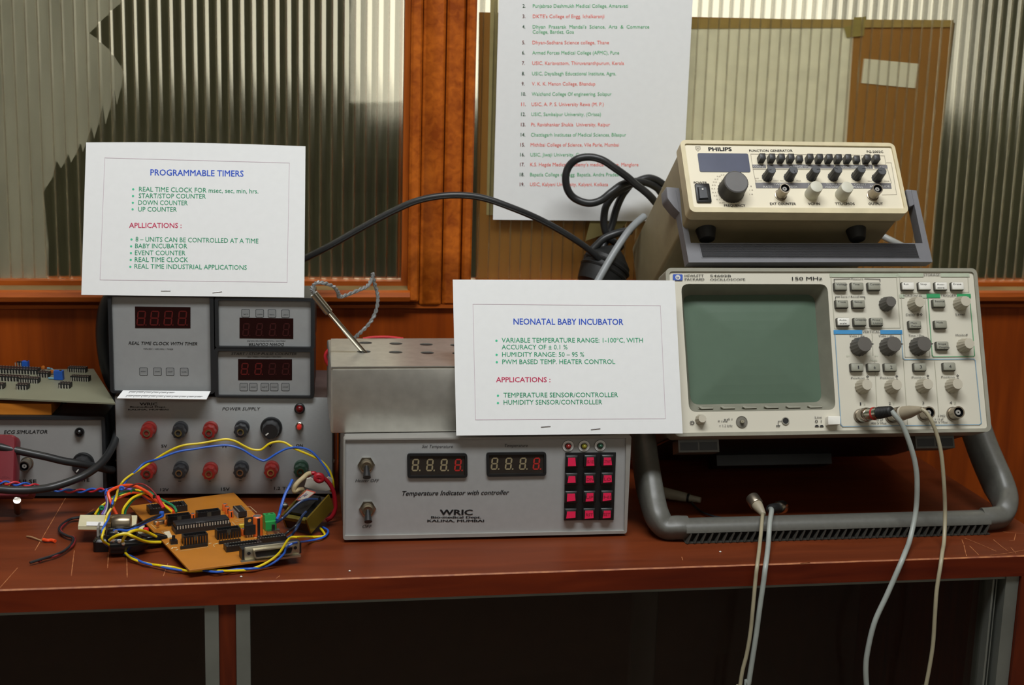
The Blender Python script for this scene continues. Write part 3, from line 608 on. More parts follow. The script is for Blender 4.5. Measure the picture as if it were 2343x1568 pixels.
strokes(Frame((0, 1.2705, 0), (1, 0, 0), (0, .55, .83)), so, 'name_plate_outline', [[(gx0 + .003, .0185), (gx0 + .085, .0185), (gx0 + .087, .016)]], .0006, M_black, w=.0012, px=False)
# ------------------------------------------------------------------ function generator
M_fg = mat('generator_panel', (226, 217, 192), .5, var=.02, scale=15); M_fgc = mat('generator_case', (150, 138, 106), .55, var=.06)
M_bez = mat('generator_bezel', (206, 194, 158), .5); M_fh = mat('generator_handle', (118, 118, 122), .45, var=.06)
FO = Frame((.4108, 1.3514, .3149), yaw=-.3, tilt=35.4, roll=.3); FW, FH = .230, .083
fg = thing('function_generator', 'cream function generator with knobs and a blue display tilted on its grey handle', 'function generator', (.56, 1.47, .20))
FD = .226
put('case', MB().prism(rrect(.003, FW - .003, .002, FH - .002, .004, 3), -FD, -.012).mesh('case', M_fgc), fg, FO.M)
vs, fs = holed(rrect(0, FW, 0, FH, .006, 5), [rrect(.0045, FW - .0035, .0055, FH - .0042, .002, 3)], -.014, .002)
put('bezel', MB().add(vs, fs).mesh('bezel', M_bez), fg, FO.M)
put('front_panel', MB().prism(rrect(.003, FW - .003, .003, FH - .003, .003, 3), -.006, 0).mesh('front', M_fg), fg, FO.M)
def FQ(*p): return [FO.uv(cA(*q)) for q in p]
q = FQ((238, 326), (692, 330), (668, 165), (216, 160)); put('display_window', MB().prism(rpoly(q, .002, 3), 0, .0007).mesh('display', mat('display_filter', (92, 96, 112), .15, var=.04, coat=.3)), fg, FO.M)
q = FQ((212, 604), (342, 604), (319, 437), (190, 437)); sw = put('power_switch', MB().prism(rpoly(q, .0012, 2), 0, .0022, ch=.0004).mesh('switch', M_black), fg, FO.M)
q = [FO.uv(cA(*a), .004) for a in ((235, 565), (318, 562), (300, 458), (220, 458))]; put('rocker', MB().prism(q, .002, .0042, ch=.0008).mesh('rocker', mat('rocker_black', (44, 46, 50), .2)), sw, FO.M)
u, v = FO.uv(cA(264, 480), .0044); put('indicator_dot', MB().prism(circ(u, v, .0010, 10), .0042, .0046).mesh('dot', M_white), sw, FO.M)
u, v = FO.uv(cA(566, 413), .019)
put('frequency_dial', MB().lathe([(.0137, 0), (.0137, .0022), (.0131, .003), (.0126, .0185)], 60, flute=1, fl=.03).lathe([(.0124, .0185), (.0117, .0192), (.0115, .0190), (.0113, .0192)], 40, m=1).mesh('dial', [mat('dial_black', (44, 42, 40), .5), mat('dial_face', (92, 90, 88), .45)]), fg, FO.T(u, v))
PBt = MB().prism(rrect(-.0031, .0031, -.0033, .0033, .0003, 1), 0, .0092, 0, ch=.0003).mesh('push_button', mat('push_button', (52, 52, 52), .45))
for x, y in ((803, 183), (890, 185), (975, 186), (1060, 186), (1136, 200), (1231, 187), (1317, 188), (1403, 189), (1486, 190), (1571, 190), (1646, 204), (1744, 192), (1826, 192)):
    pr_ = x in (1136, 1646); u, v = FO.uv(cA(x, y), .0055 if pr_ else .0092); put('push_button', PBt, fg, FO.T(u, v, -.0035 if pr_ else 0))
KF = MB().lathe([(.0056, 0), (.0056, .001), (.0052, .0012), (.0046, .015)], 24, flute=1, fl=.06).lathe([(.0044, .015), (.0040, .0155), (.0038, .0155)], 20, m=1).box(.0005, .0040, -.0003, .0003, .0152, .0158, 2).mesh('knob', [mat('fg_knob', (34, 34, 34), .45), mat('fg_knob_face', (74, 76, 78), .4), M_dark])
for i, (x, y, a) in enumerate(((882, 305, 3.3), (1079, 308, 5.0), (1281, 303, .1), (1476, 303, 2.6), (1686, 298, .2), (1871, 316, 3.0))): u, v = FO.uv(cA(x, y), .0155); put('knob', KF, fg, FO.T(u, v, 0, a))
BF = bnc(.0054, .0145)
for x, y in ((1002, 470), (1830, 474)): u, v = FO.uv(cA(x, y), .0145); put('bnc_socket', BF, fg, FO.T(u, v))
CP = MB().lathe([(.0070, 0), (.0066, .0155), (.0062, .0166), (.0058, .0168)], 24).mesh('cap', mat('white_cap', (206, 204, 186), .5, trans=.1))
for x, y in ((1284, 455), (1558, 460)): u, v = FO.uv(cA(x, y), .0168); put('protective_cap', CP, fg, FO.T(u, v))
M_gry = mat('grey_band', (112, 110, 112), .6, var=.02)
def band(nm, *p): put(nm, MB().prism(FQ(*p), 0, .0003).mesh(nm, M_gry), fg, FO.M)
band('printed_band', (712, 291), (830, 291), (826, 262), (707, 262)); band('printed_band', (842, 294), (1444, 296), (1440, 262), (838, 260)); band('printed_band', (1452, 297), (1786, 298), (1780, 266), (1448, 264)); band('printed_band', (1800, 298), (1917, 298), (1912, 267), (1796, 266)); band('printed_band', (742, 472), (1952, 476), (1944, 427), (733, 423))
def A(body, x0, x1, y, cap, y1=None): return (body, cA(x0, y), cA(x1, y if y1 is None else y1), cap)
lettering(FO, fg, 'maker_lettering', [A('PHILIPS', 318, 527, 137, 8.2)], M_dark, bold=.03)
lettering(FO, fg, 'panel_lettering', [A('FUNCTION GENERATOR', 682, 1070, 146, 5.2), A('FG-2002C', 1733, 1880, 155, 5.2), A('POWER', 187, 305, 431, 5), A('FREQUENCY', 457, 650, 636, 5.4), A('EXT COUNTER', 868, 1100, 621, 5.4), A('VCF IN', 1208, 1315, 621, 5.4), A('TTL/CMOS', 1450, 1625, 621, 5.4), A('OUTPUT', 1748, 1877, 621, 5.4)], M_dark, bold=.01)
lettering(FO, fg, 'band_lettering', [A('COUNT', 716, 822, 287, 4.6), A('RANGE (Hz)', 1052, 1235, 288, 4.6), A('FUNCTION', 1490, 1648, 290, 4.6), A('ATT', 1712, 1772, 292, 4.6), A('Zo', 1842, 1880, 293, 4.6), A('SWEEP', 900, 1010, 446, 4.2), A('RATE', 808, 888, 468, 4.6), A('WIDTH', 1024, 1108, 468, 4.6), A('DUTY', 1210, 1290, 446, 4.2), A('(INV)', 1206, 1280, 470, 4.4), A('TTL/PULSE', 1370, 1500, 446, 4), A('CMOS(PULL)', 1362, 1530, 472, 4.4), A('OFFSET', 1622, 1730, 446, 4.2), A('(PULL)', 1600, 1695, 470, 4.4), A('AMPLITUDE', 1758, 1937, 464, 4.8)], M_white, w=.0006)
lettering(FO, fg, 'small_lettering', [A('OFF', 733, 768, 389, 2.6), A('SLOW', 740, 795, 410, 2.6), A('FAST', 900, 945, 410, 2.6), A('MIN', 958, 990, 410, 2.6), A('MAX', 1105, 1145, 410, 2.6), A('MIN', 1742, 1775, 413, 2.6), A('MAX', 1890, 1934, 413, 2.6), A('0.02', 415, 462, 606, 2.6), A('0.1', 388, 418, 576, 2.6), A('0.2', 365, 396, 543, 2.6), A('0.3', 350, 384, 514, 2.6), A('0.4', 344, 378, 480, 2.6), A('0.5', 348, 382, 448, 2.6), A('0.6', 358, 392, 420, 2.6), A('0.7', 372, 406, 396, 2.6), A('0.8', 393, 425, 370, 2.6), A('0.9', 428, 460, 358, 2.6), A('1', 694, 702, 458, 2.6), A('1.5', 684, 715, 492, 2.6), A('1.8', 684, 715, 530, 2.6)], mat('faded_print', (140, 132, 118), .6))
def PA(*p): return [cA(*q) for q in p]
ticks = [PA((540 + 118 * math.cos(a) * 1.05, 480 + 100 * math.sin(a) * 1.05), (540 + 138 * math.cos(a) * 1.05, 480 + 118 * math.sin(a) * 1.05)) for a in [math.radians(60 + 13.5 * i) for i in range(18)]]
strokes(FO, fg, 'dial_ticks', ticks, .0004, mat('faded_print', (140, 132, 118), .6))
strokes(FO, fg, 'panel_outline', [PA((694, 166), (712, 291), (832, 291)), PA((694, 166), (838, 168), (842, 258)), PA((838, 168), (1440, 172), (1446, 258)), PA((1440, 172), (1668, 175), (1674, 262)), PA((1680, 178), (1775, 180), (1786, 262), (1692, 262), (1680, 178)), PA((1782, 180), (1890, 182), (1902, 262), (1795, 262), (1782, 180)), PA((714, 302), (740, 424)), PA((714, 302), (1918, 306), (1952, 430)), PA((1905, 244), (1950, 244), (1998, 528), (1868, 532))], .0004, mat('faded_print', (140, 132, 118), .6))
strokes(FO, fg, 'maker_emblem', [PA((200, 100), (242, 100), (244, 122), (222, 140), (205, 124), (200, 100)), PA((204, 112), (242, 112)), PA((212, 124), (222, 118), (232, 124))], .0004, mat('faded_print', (140, 132, 118), .6))
# rubber feet on the underside
FB = Frame(FO.at(0, .002, 0), FO.u, -FO.w)
for px in ((300, 905), (1645, 905)):
    r = ray(*cA(*px)); o = FO.at(0, -.006, 0); t = (o - CAMP).dot(FO.v) / r.dot(FO.v); q = FO.I @ (CAMP + r * t)
    put('rubber_foot', MB().lathe([(.0078, -.0115), (.0084, -.0105), (.0105, .0)], 20, c=(0, 0, 0)).mesh('foot', M_rubber), fg, FO.M @ Matrix.Translation((q.x, .002, q.z)) @ Matrix.Rotation(-math.pi / 2, 4, 'X'))
# handle of the generator
YH = 1.366
HF = Frame(atY(*cA(140, 1135), YH), atY(*cA(2318, 1130), YH) - atY(*cA(140, 1135), YH), atY(*cA(55, 490), YH + .034) - atY(*cA(140, 1135), YH))
def HQ(*p): return [HF.uv(cA(*q)) for q in p]
put('handle', MB().prism(HQ((140, 1135), (2318, 1130), (2175, 492), (2128, 488), (2230, 962), (158, 960), (75, 490), (25, 488)), -.015, 0).mesh('handle', M_fh), fg, HF.M)
put('handle_pivot', MB().prism(rpoly(HQ((70, 700), (86, 470), (-62, 455), (-52, 560), (10, 640)), .002, 3), -.020, -.0005, ch=.0008).mesh('pivot', M_fh), fg, HF.M)
put('handle_pivot', MB().prism(rpoly(HQ((2115, 640), (2200, 600), (2178, 488), (2082, 478)), .002, 3), -.020, -.0005, ch=.0008).mesh('pivot', M_fh), fg, HF.M)
put('grip_inset', MB().prism(HQ((255, 1095), (2208, 1098), (2166, 968), (228, 966)), 0, .0004).mesh('inset', mat('grip_inset', (120, 120, 124), .5)), fg, HF.M)
nr = 13; q0, q1, q2, q3 = [Vector(p) for p in HQ((262, 1086), (2196, 1090), (2160, 976), (236, 974))]
for i in range(nr):
    t = i / (nr - 1); a, b = q0.lerp(q3, t), q1.lerp(q2, t); hw = .00024
    put('grip_line', MB().prism([(a.x, a.y - hw), (b.x, b.y - hw), (b.x, b.y + hw), (a.x, a.y + hw)], .0004, .0011).mesh('grip_line', mat('grip_line', (52, 52, 56), .5)), fg, HF.M)
# ------------------------------------------------------------------ power supply
M_sil = mat('silver_front', (152, 154, 154), .45, .2, var=.05, scale=220, stretch=(1, 14, 1), bump=.03)
M_sil2 = mat('grey_label', (150, 152, 152), .5, .1, var=.03, scale=120)
pa, pb = atZ(270, 1142, 0), atZ(760, 1142, 0)
PS = Frame((pa.x, pa.y, 0), (pb.x - pa.x, pb.y - pa.y, 0), (0, 0, 1)); PW = (pb - pa).length
PH = PS.uv((500, 909))[1]; PD = .130
pu = thing('power_supply', 'silver laboratory power supply with red and black terminals under the stacked timers', 'power supply', PS.at(PW / 2, 0, -PD / 2))
put('case', MB().box(-.001, PW + .001, .006, PH - .0003, -PD, -.0022).mesh('case', mat('case_brown_grey', (84, 72, 70), .5, var=.08)), pu, PS.M)
put('front_panel', MB().prism(rrect(0, PW, .0055, PH, .0005, 1), -.002, 0, ch=.0003).mesh('front', M_sil), pu, PS.M)
for x in (.02, PW - .02):
    for z in (-.015, -PD + .02): put('foot', MB().lathe([(.007, 0), (.008, .006)], 16, X=Matrix.Rotation(-math.pi / 2, 4, 'X')).mesh('foot', M_rubber), pu, PS.T(x, 0, z))
def post(col, name):
    b = mat(name, col, .35, var=.06); tr_ = mat(name + '_skirt', tuple(min(255, int(c * .92 + 12)) for c in col), .3)
    pr_ = [(.0076, 0), (.0076, .0055), (.0072, .006)]
    mb = MB().lathe(pr_, 24, m=1).lathe([(.0058, .006), (.0058, .0105)], 20, m=0)
    mb.lathe([(.0068, .0105), (.0070, .012), (.0070, .0185), (.0066, .0195), (.0038, .0195)], 32, flute=2, fl=.10, m=0)
    mb.lathe([(.0037, .0185), (.0037, .0205), (.0023, .0205), (.0021, .010), (0, .010)], 20, m=[2, 2, 3, 3])
    return mb.mesh('terminal', [b, tr_, M_chrome, M_black])
PR, PB, PG = post((132, 34, 30), 'red_post'), post((40, 41, 44), 'black_post'), post((38, 62, 48), 'green_post')
for x, y, m in ((412, 485, PR), (727, 485, PB), (1030, 485, PR), (1345, 475, PB), (415, 890, PR), (733, 885, PB), (1030, 893, PR), (1340, 880, PB), (1645, 880, PR), (1940, 872, PG)):
    u, v = PS.uv(cC(x, y), .0205); put('terminal', m, pu, PS.T(u, v))
u, v = PS.uv(cC(1640, 470), .018)
kb = MB().lathe([(.0112, 0), (.0112, .003), (.0105, .004)], 32).lathe([(.0092, .004), (.0084, .0165), (.0078, .018), (.0074, .018)], 40, flute=2, fl=.03, m=1).box(-.0058, -.0022, -.0006, .0006, .0178, .0186, 2)
KP = kb.mesh('voltage_knob', [M_black, mat('knob_black', (34, 34, 36), .35), M_white]); put('voltage_knob', KP, pu, PS.T(u, v, 0, .7))
u, v = PS.uv(cC(1932, 245), .004); put('pilot_lamp', MB().lathe([(.0055, 0), (.0055, .003), (.0045, .004)], 24).lathe([(.0040, .004), (.0036, .0055), (.0020, .0068), (0, .0072)], 20, m=1).mesh('lamp', [M_black, mat('dark_red_lens', (96, 16, 18), .2)]), pu, PS.T(u, v))
u, v = PS.uv(cC(1928, 430), .008); put('push_switch', MB().lathe([(.0042, 0), (.0042, .002), (.0036, .0025), (.0036, .0035)], 12, m=0).lathe([(.0026, .0035), (.0026, .008), (.0018, .0092), (0, .0095)], 16, m=1).mesh('switch', [M_chrome, mat('red_button', (226, 52, 40), .35)]), pu, PS.T(u, v))
def C(body, x0, x1, y, cap, y1=None): return (body, cC(x0, y), cC(x1, y if y1 is None else y1), cap)
lettering(PS, pu, 'maker_lettering', [C('WRIC', 345, 520, 208, 6.4), C('Biomedical Dept.', 250, 610, 231, 3.6), C('KALINA, MUMBAI', 230, 630, 257, 3.4)], M_dark, bold=.015)
lettering(PS, pu, 'title_lettering', [C('POWER SUPPLY', 1165, 1545, 256, 7.2)], M_dark, shear=.25)
lettering(PS, pu, 'voltage_lettering', [C('5V', 560, 618, 626, 6.8), C('9V', 1160, 1218, 627, 6.8), C('V', 1622, 1660, 625, 6.8), C('ON', 1897, 1965, 618, 6), C('12V', 550, 635, 1060, 6.8), C('15V', 1153, 1238, 1053, 6.8), C('1.2 TO 20V', 1680, 1965, 1045, 6.4), C('+', 426, 450, 975, 4.5), C('+', 1031, 1055, 970, 4.5), C('+', 1638, 1662, 965, 4.5)], M_dark, bold=.015)
strokes(PS, pu, 'minus_marks', [[cC(732, 962), cC(754, 962)], [cC(1335, 957), cC(1357, 957)]], .0007, M_dark)
for sx_, fx in ((-1, 0), (1, PW)): put('case_screw', MB().lathe([(.0026, 0), (.0022, .0012), (0, .0015)], 14, X=Matrix.Rotation(sx_ * math.pi / 2, 4, 'Y')).mesh('screw', M_chrome), pu, PS.T(fx + sx_ * .001, PH * .36, -.008))
# ------------------------------------------------------------------ timer and counter boxes on the supply
M_case = mat('instrument_black', (34, 36, 38), .45, var=.12); M_ledw = mat('led_window', (34, 12, 12), .12, var=.05, coat=.3)
M_seg = mat('unlit_red_segment', (86, 18, 16), .4); M_segd = mat('dim_red_segment', (54, 13, 13), .4)
M_btn = mat('membrane_key', (132, 134, 134), .5); M_bto = mat('key_outline', (52, 54, 56), .5)
def meter(name, label, px_out, win, digs, btns, seed, texts, flip=False, rim=.0022):
    """panel meter: px_out = outer left,top,right,bottom in cB"""
    l, t, r, b = px_out; (x0, y0), (x1, y1) = PS.uv(cB(l, b), .004), PS.uv(cB(r, t), .004)
    y0 = max(y0, PH + .0004) if not seed else y0
    fr = Frame(PS.at(x0, y0, .004), PS.u, PS.v); W, Hh = x1 - x0, y1 - y0
    o = thing(name, label, 'timer' if 'timer' in name else 'counter', fr.at(W / 2, 0, -.04), 'panel meters stacked on the power supply')
    put('case', MB().prism(rrect(.002, W - .002, .0015, Hh - .0015, .002, 2), -.085, -.009).mesh('case', M_case), o, fr.M)
    vs, fs = holed(rrect(0, W, 0, Hh, .0035, 4), [rrect(rim * 1.6, W - rim * 1.8, rim, Hh - rim * 1.6, .001, 2)], -.012, 0)
    put('rim', MB().add(vs, fs).mesh('rim', M_case), o, fr.M)
    put('face', MB().box(rim, W - rim, rim * .6, Hh - rim, -.008, -.0045).mesh('face', M_sil2), o, fr.M)
    w0 = -.0045
    q = [fr.uv(cB(*p), w0) for p in win]; ww = put('led_window', MB().prism(q, w0, w0 + .0004).mesh('led_window', M_ledw), o, fr.M)
    for i, dg in enumerate(digs):
        mb = MB(); a = fr.uv(cB(dg[0], dg[1]), w0); bb = fr.uv(cB(dg[2], dg[3]), w0); seg7(mb, a[0], a[1], bb[0] - a[0] - .001, bb[1] - a[1], .0013, w0 + .0006)
        put('digit', mb.mesh('digit', M_seg if dg[4] else M_segd), ww, fr.M)
    for bt in btns:
        u, v = fr.uv(cB(bt[0], bt[1]), w0)
        k = put('membrane_key', MB().prism(rrect(-.0042, .0042, -.0042, .0042, .0012, 3), 0, .0002).prism(rrect(-.0037, .0037, -.0037, .0037, .001, 3), .0002, .0005, 1).mesh('membrane_key', [M_bto, M_btn]), o, fr.T(u, v, w0))
        lettering(fr, k, 'key_lettering', [(bt[2], cB(bt[0] - 26, bt[1] + 6), cB(bt[0] + 26, bt[1] + 6), 2.6)], M_bto, w=w0 + .0007, flip=flip)
    for tx, x0_, x1_, y_, cap, sh, y2 in texts:
        lettering(fr, o, 'face_lettering', [(tx, cB(x0_, y_), cB(x1_, y2), cap)], M_dark, w=w0 + .0003, shear=sh, bold=.008 if cap > 5 else 0, flip=flip)
    return o, fr, W, Hh
D4 = lambda xs, y0, y1, w, on: [(x, y0, x + w, y1, on[i]) for i, x in enumerate(xs)]
meter('clock_timer', 'square grey real time clock panel in black frame, left of the two counters', (140, 58, 1165, 1042), ((388, 392), (937, 395), (937, 186), (386, 180)), D4((398, 530, 666, 806), 368, 222, 92, (1, 1, 1, 1)),
      [(471, 826, 'RESET'), (609, 827, 'START'), (735, 828, 'ADJUST'), (875, 830, 'CK')], 0, [('REAL TIME CLOCK WITH TIMER', 322, 1005, 558, 7, .25, 566), ('MIN:SEC / HRS:MIN / TIMER', 470, 765, 608, 3.4, .2, 612)])
T2 = meter('pulse_counter', 'grey start-stop counter panel, lower of the two small boxes on the supply', (1178, 600, 2165, 1090), ((1410, 910), (1945, 910), (1945, 704), (1410, 702)), D4((1432, 1568, 1705, 1840), 858, 740, 80, (1, 1, 0, 0)),
      [(1466, 980, 'START'), (1561, 980, 'ADJUST'), (1675, 980, 'SET'), (1768, 980, 'MODE'), (1880, 980, 'STOP')], 0, [('START / STOP PULSE COUNTER', 1340, 1990, 662, 6, .25, 664), ('SEC : MSEC / MIN:SEC / HRS:MIN', 1500, 1835, 688, 3.2, .2, 688)])
meter('down_counter', 'grey down counter panel standing upside down on top of the lower counter', (1182, 98, 2170, 598), ((1424, 494), (1958, 500), (1958, 298), (1424, 290)), D4((1448, 1580, 1712, 1846), 474, 345, 74, (0, 0, 0, 0)),
      [(1484, 246, 'CK'), (1624, 248, 'RESET'), (1746, 250, 'TIMER'), (1880, 252, 'START')], 1, [('DOWN COUNTER', 1515, 1865, 542, 6.5, .25, 542), ('MINUTES / HOURS:MINUTES:HOURS', 1500, 1880, 516, 3.2, .2, 516)], flip=True)
# white slip under the clock box
SL = [PS.at(*PS.uv(cB(*p), w_), w_) for p, w_ in (((205, 1092), .016), ((1095, 1102), .016), ((1135, 1022), .0045), ((268, 1012), .0045))]
SF = Frame(SL[0], SL[1] - SL[0], SL[3] - SL[0])
sp = thing('label_slip', 'white printed label slip sticking out under the square clock panel', 'label', SF.at(.05, .005))
q = [SF.I @ p for p in SL]; put('slip', MB().prism([(p.x, p.y) for p in q], -.0006, 0).mesh('slip', M_paper), sp, SF.M)
ln = []
for (x0, x1, y, k) in ((325, 780, 1040, 6), (295, 1055, 1078, 10)):
    for i in range(k): xx = x0 + (x1 - x0) * i / k; ln.append([cB(xx, y + i * .8), cB(xx + 10, y - 16 + i), cB(xx + (x1 - x0) / k, y - 15 + i)])
strokes(SF, sp, 'printed_boxes', ln, .0004, M_dark)
lettering(SF, sp, 'printed_labels', [('UNIT', cB(x0 + (x1 - x0) * (i + .25) / k, y - 4 + i * .8), cB(x0 + (x1 - x0) * (i + .85) / k, y - 4 + i * .8), 1.6) for (x0, x1, y, k) in ((325, 780, 1040, 6), (295, 1055, 1078, 10)) for i in range(k)], M_dark)
# ------------------------------------------------------------------ ECG simulator
ea = atZ(245, 1142, 0)
EC = Frame((ea.x, ea.y, 0), PS.u, (0, 0, 1)); EH = EC.uv(cD(600, 572))[1]; EW = .23
ec = thing('ecg_simulator', 'black boxed ECG simulator with grey front, left of the power supply', 'ecg simulator', EC.at(-EW / 2, 0, -.05))
put('case', MB().prism(rrect(-EW, 0, .003, EH, .002, 2), -.108, -.008).mesh('case', mat('charcoal_case', (52, 56, 56), .5, var=.1)), ec, EC.M)
x1 = EC.uv(cD(866, 900))[0]; yb = EC.uv(cD(600, 1205))[1]
vs, fs = holed(rrect(-EW, 0, .003, EH, .002, 2), [[(-EW + .006, yb - .001), (x1 + .001, yb - .001), (x1 + .001, EH - .0035), (-EW + .006, EH - .0035)]], -.012, 0)
put('rim', MB().add(vs, fs).mesh('rim', M_case), ec, EC.M)
put('front_panel', MB().box(-EW + .005, x1, yb, EH - .003, -.008, -.0045).mesh('front', mat('ecg_front', (152, 152, 150), .5, .1, var=.03)), ec, EC.M)
EF = Frame(EC.at(0, 0, -.0045), EC.u, EC.v)
lettering(EF, ec, 'title_lettering', [('ECG SIMULATOR', cD(33, 720), cD(405, 716), 8)], M_dark, shear=.25, bold=.01)
lettering(EF, ec, 'panel_lettering', [('PULSE', cD(130, 1142), cD(313, 1140), 8), ('RATE', cD(640, 1130), cD(765, 1128), 8)], M_dark, bold=.015)
u, v = EF.uv(cD(675, 712), .003); put('indicator', MB().lathe([(.0050, 0), (.0050, .002), (.0038, .0045), (.0018, .0062), (0, .0066)], 20).mesh('indicator', mat('gloss_black', (14, 14, 15), .12)), ec, EF.T(u, v))
u, v = EF.uv(cD(205, 1000), .013); put('bnc_socket', bnc(.0056, .013), ec, EF.T(u, v))
u, v = EF.uv(cD(682, 1010), .018); put('rate_knob', KP, ec, EF.T(u, v, 0, .9))
# orange board and grey circuit board lying on the simulator
zo = EH + .0004
f0 = EC.at(*EC.uv(cD(440, 545), -.004), -.004)
OB = Frame((f0.x, f0.y, zo), EC.u, (-EC.w)); oh = .0115
ob = tag(put('wooden_block', MB().box(-.2, 0, 0, .05, .0002, oh).mesh('block', woodmat('orange_ply', (176, 104, 30), (204, 130, 48), grain=(3, 14, 14), scale=6)), None, OB.M), 'orange wooden block lying on the ECG simulator under the grey board', 'block')
zg = zo + oh + .0062
g = [atZ(*cD(985, 458), zg), atY(*cD(800, 165), 1.570), atY(*cD(0, 112), 1.574), atZ(*cD(0, 415), zg)]
GB = Frame(g[0], g[0] - g[3], g[1] - g[0])
gp = thing('grey_circuit_board', 'grey-green circuit board with black chips lying above the ECG simulator', 'circuit board', (g[0].x - .1, g[0].y + .03, zg))
gl, gb = g[3] + (g[3] - g[0]).normalized() * .09, g[2] + (g[2] - g[1]).normalized() * .09
poly = [GB.I @ p for p in (g[0], g[1], gb, gl)]
put('board', MB().prism([(p.x, p.y) for p in poly], -.0016, 0).mesh('board', mat('grey_green_board', (124, 124, 104), .5, var=.05, scale=20)), gp, GB.M)
for u0 in (-.03, -.15):
    put('standoff', MB().lathe([(.003, -.0058 - (.007 if u0 < -.1 else .007)), (.003, -.0016)], 10).mesh('standoff', M_black), gp, GB.T(u0 - .035, .03))
def dip(L_, Wd, hh, pins, pinmat=None):
    mb = MB().box(-L_ / 2, L_ / 2, -Wd / 2, Wd / 2, .0012, hh)
    for i in range(pins):
        x = -L_ / 2 + L_ * (i + .5) / pins
        for s in (-1, 1): mb.box(x - .0005, x + .0005, s * Wd / 2 - .0004 if s > 0 else -Wd / 2 - .0006, s * Wd / 2 + .0006 if s > 0 else -Wd / 2 + .0004, 0, hh * .75, 1).box(x - .0007, x + .0007, s * Wd * .36 - .0006, s * Wd * .36 + .0006, hh, hh + .0003, 2)
    return mb.mesh('chip', [mat('chip_black', (28, 28, 30), .45), mat('tin_pin', (180, 176, 164), .4, .3), mat('socket_contact', (150, 145, 130), .4, .5)])
for x, y, L_, Wd, pn in ((70, 130, .046, .008, 16), (110, 195, .058, .011, 18), (60, 262, .046, .008, 14), (255, 280, .021, .008, 8), (198, 335, .012, .008, 4), (378, 232, .012, .008, 4), (560, 325, .012, .008, 4), (665, 190, .020, .007, 8), (690, 265, .020, .007, 8), (-8, 330, .012, .008, 4)):
    q = Vector((*GB.uv(cD(x, y)), 0)); put('chip', dip(L_, Wd, .0055, pn), gp, GB.T(q.x, q.y))
M_tp = mat('trimmer_blue', (36, 92, 186), .4)
for x, y, w_, d_, h_ in ((222, 178, .0065, .005, .0105), (506, 258, .0095, .005, .0100)):
    q = Vector((*GB.uv(cD(x, y)), 0)); k = put('trimmer', MB().box(-w_ / 2, w_ / 2, -d_ / 2, d_ / 2, .0005, h_).mesh('trimmer', M_tp), gp, GB.T(q.x, q.y))
    put('trimmer_screw', MB().lathe([(.0012, 0), (.0012, .0008)], 10).mesh('screw', M_brass), k, GB.T(q.x + .002, q.y, h_))
for x, y in ((370, 180), (445, 215)):
    q = Vector((*GB.uv(cD(x, y)), 0)); put('disc_capacitor', MB().lathe([(.0, -.0012), (.002, -.0008), (.002, .0008), (0, .0012)], 12, X=Matrix.Translation((0, 0, .0035)) @ Matrix.Rotation(math.pi / 2, 4, 'X')).mesh('cap', mat('ochre_cap', (196, 112, 44), .4)), gp, GB.T(q.x, q.y))
for x, y, x2, y2 in ((290, 188, 350, 190), (415, 255, 465, 258), (405, 170, 430, 172), (440, 175, 465, 200)):
    a, b = Vector((*GB.uv(cD(x, y)), 0)), Vector((*GB.uv(cD(x2, y2)), 0)); a.z = b.z = .0014
    put('resistor', MB().tube([a, b], .0010, 8, raw=True).mesh('resistor', mat('resistor_blue', (120, 170, 190), .4)), gp, GB.M)
# ------------------------------------------------------------------ red mains plug lying in front of the simulator
M_plug = mat('dull_red_plastic', (116, 38, 46), .4, var=.06)
PL = Frame(atY(*cD(190, 1262), 1.398), yaw=-6, tilt=24); lp = thing('mains_plug', 'dull red plastic mains plug with steel pin at the left edge of the worktop', 'plug', PL.at(-.04, 0, 0))
put('base', MB().prism(rrect(-.085, .008, 0, .010, .004, 4), -.018, .006, ch=.001).mesh('base', M_plug), lp, PL.M)
put('body', MB().prism(rpoly([(-.085, .0105), (-.008, .0105), (-.010, .058), (-.013, .062), (-.085, .062)], .005, 4), -.016, .002, ch=.002).mesh('body', M_plug), lp, PL.M)
lettering(PL, lp, 'embossed_mark', [('LEGAL', cD(0, 1100), cD(92, 1100), 5)], mat('dull_red_dark', (112, 40, 48), .4), w=.0024)
u, v = PL.uv(cD(55, 1155), .003); put('terminal_screw', MB().lathe([(.0045, 0), (.004, .002), (0, .0026)], 14).mesh('screw', M_brass), lp, PL.T(u, v, .002))
a, b = atY(*cD(146, 1288), 1.392), atZ(*cD(153, 1392), .0030)
put('pin', MB().tube([a, a.lerp(b, .9), b], lambda t: .0037 if t < .95 else .0030, 14, raw=True).mesh('pin', M_chrome), lp)
# ------------------------------------------------------------------ temperature controller
ta, tb = atZ(785, 1243, 0), atZ(1434, 1228, 0)
TC = Frame((ta.x, ta.y, 0), (tb.x - ta.x, tb.y - ta.y, 0), (0, 0, 1)); TW = (tb - ta).length; TY = TC.uv((1100, 1001))[1]; TD = .185
tc_ = thing('temperature_controller', 'grey temperature controller with two digital displays and red keypad beneath the metal box', 'controller', TC.at(TW / 2, 0, -TD / 2))
M_tray = mat('painted_tray', (158, 156, 150), .4, .2, var=.05)
put('case', MB().prism(rrect(.001, TW - .001, .003, TY - .0003, .002, 2), -TD, -.006).mesh('case', M_tray), tc_, TC.M)
pin_ = [TC.uv(c6(*p)) for p in ((204, 1446), (1680, 1418), (1690, 930), (208, 940))]
vs, fs = holed(rrect(0, TW, .003, TY, .0025, 3), [pin_], -.012, 0); put('rim', MB().add(vs, fs).mesh('rim', M_tray), tc_, TC.M)
cx = sum(p[0] for p in pin_) / 4; cy = sum(p[1] for p in pin_) / 4
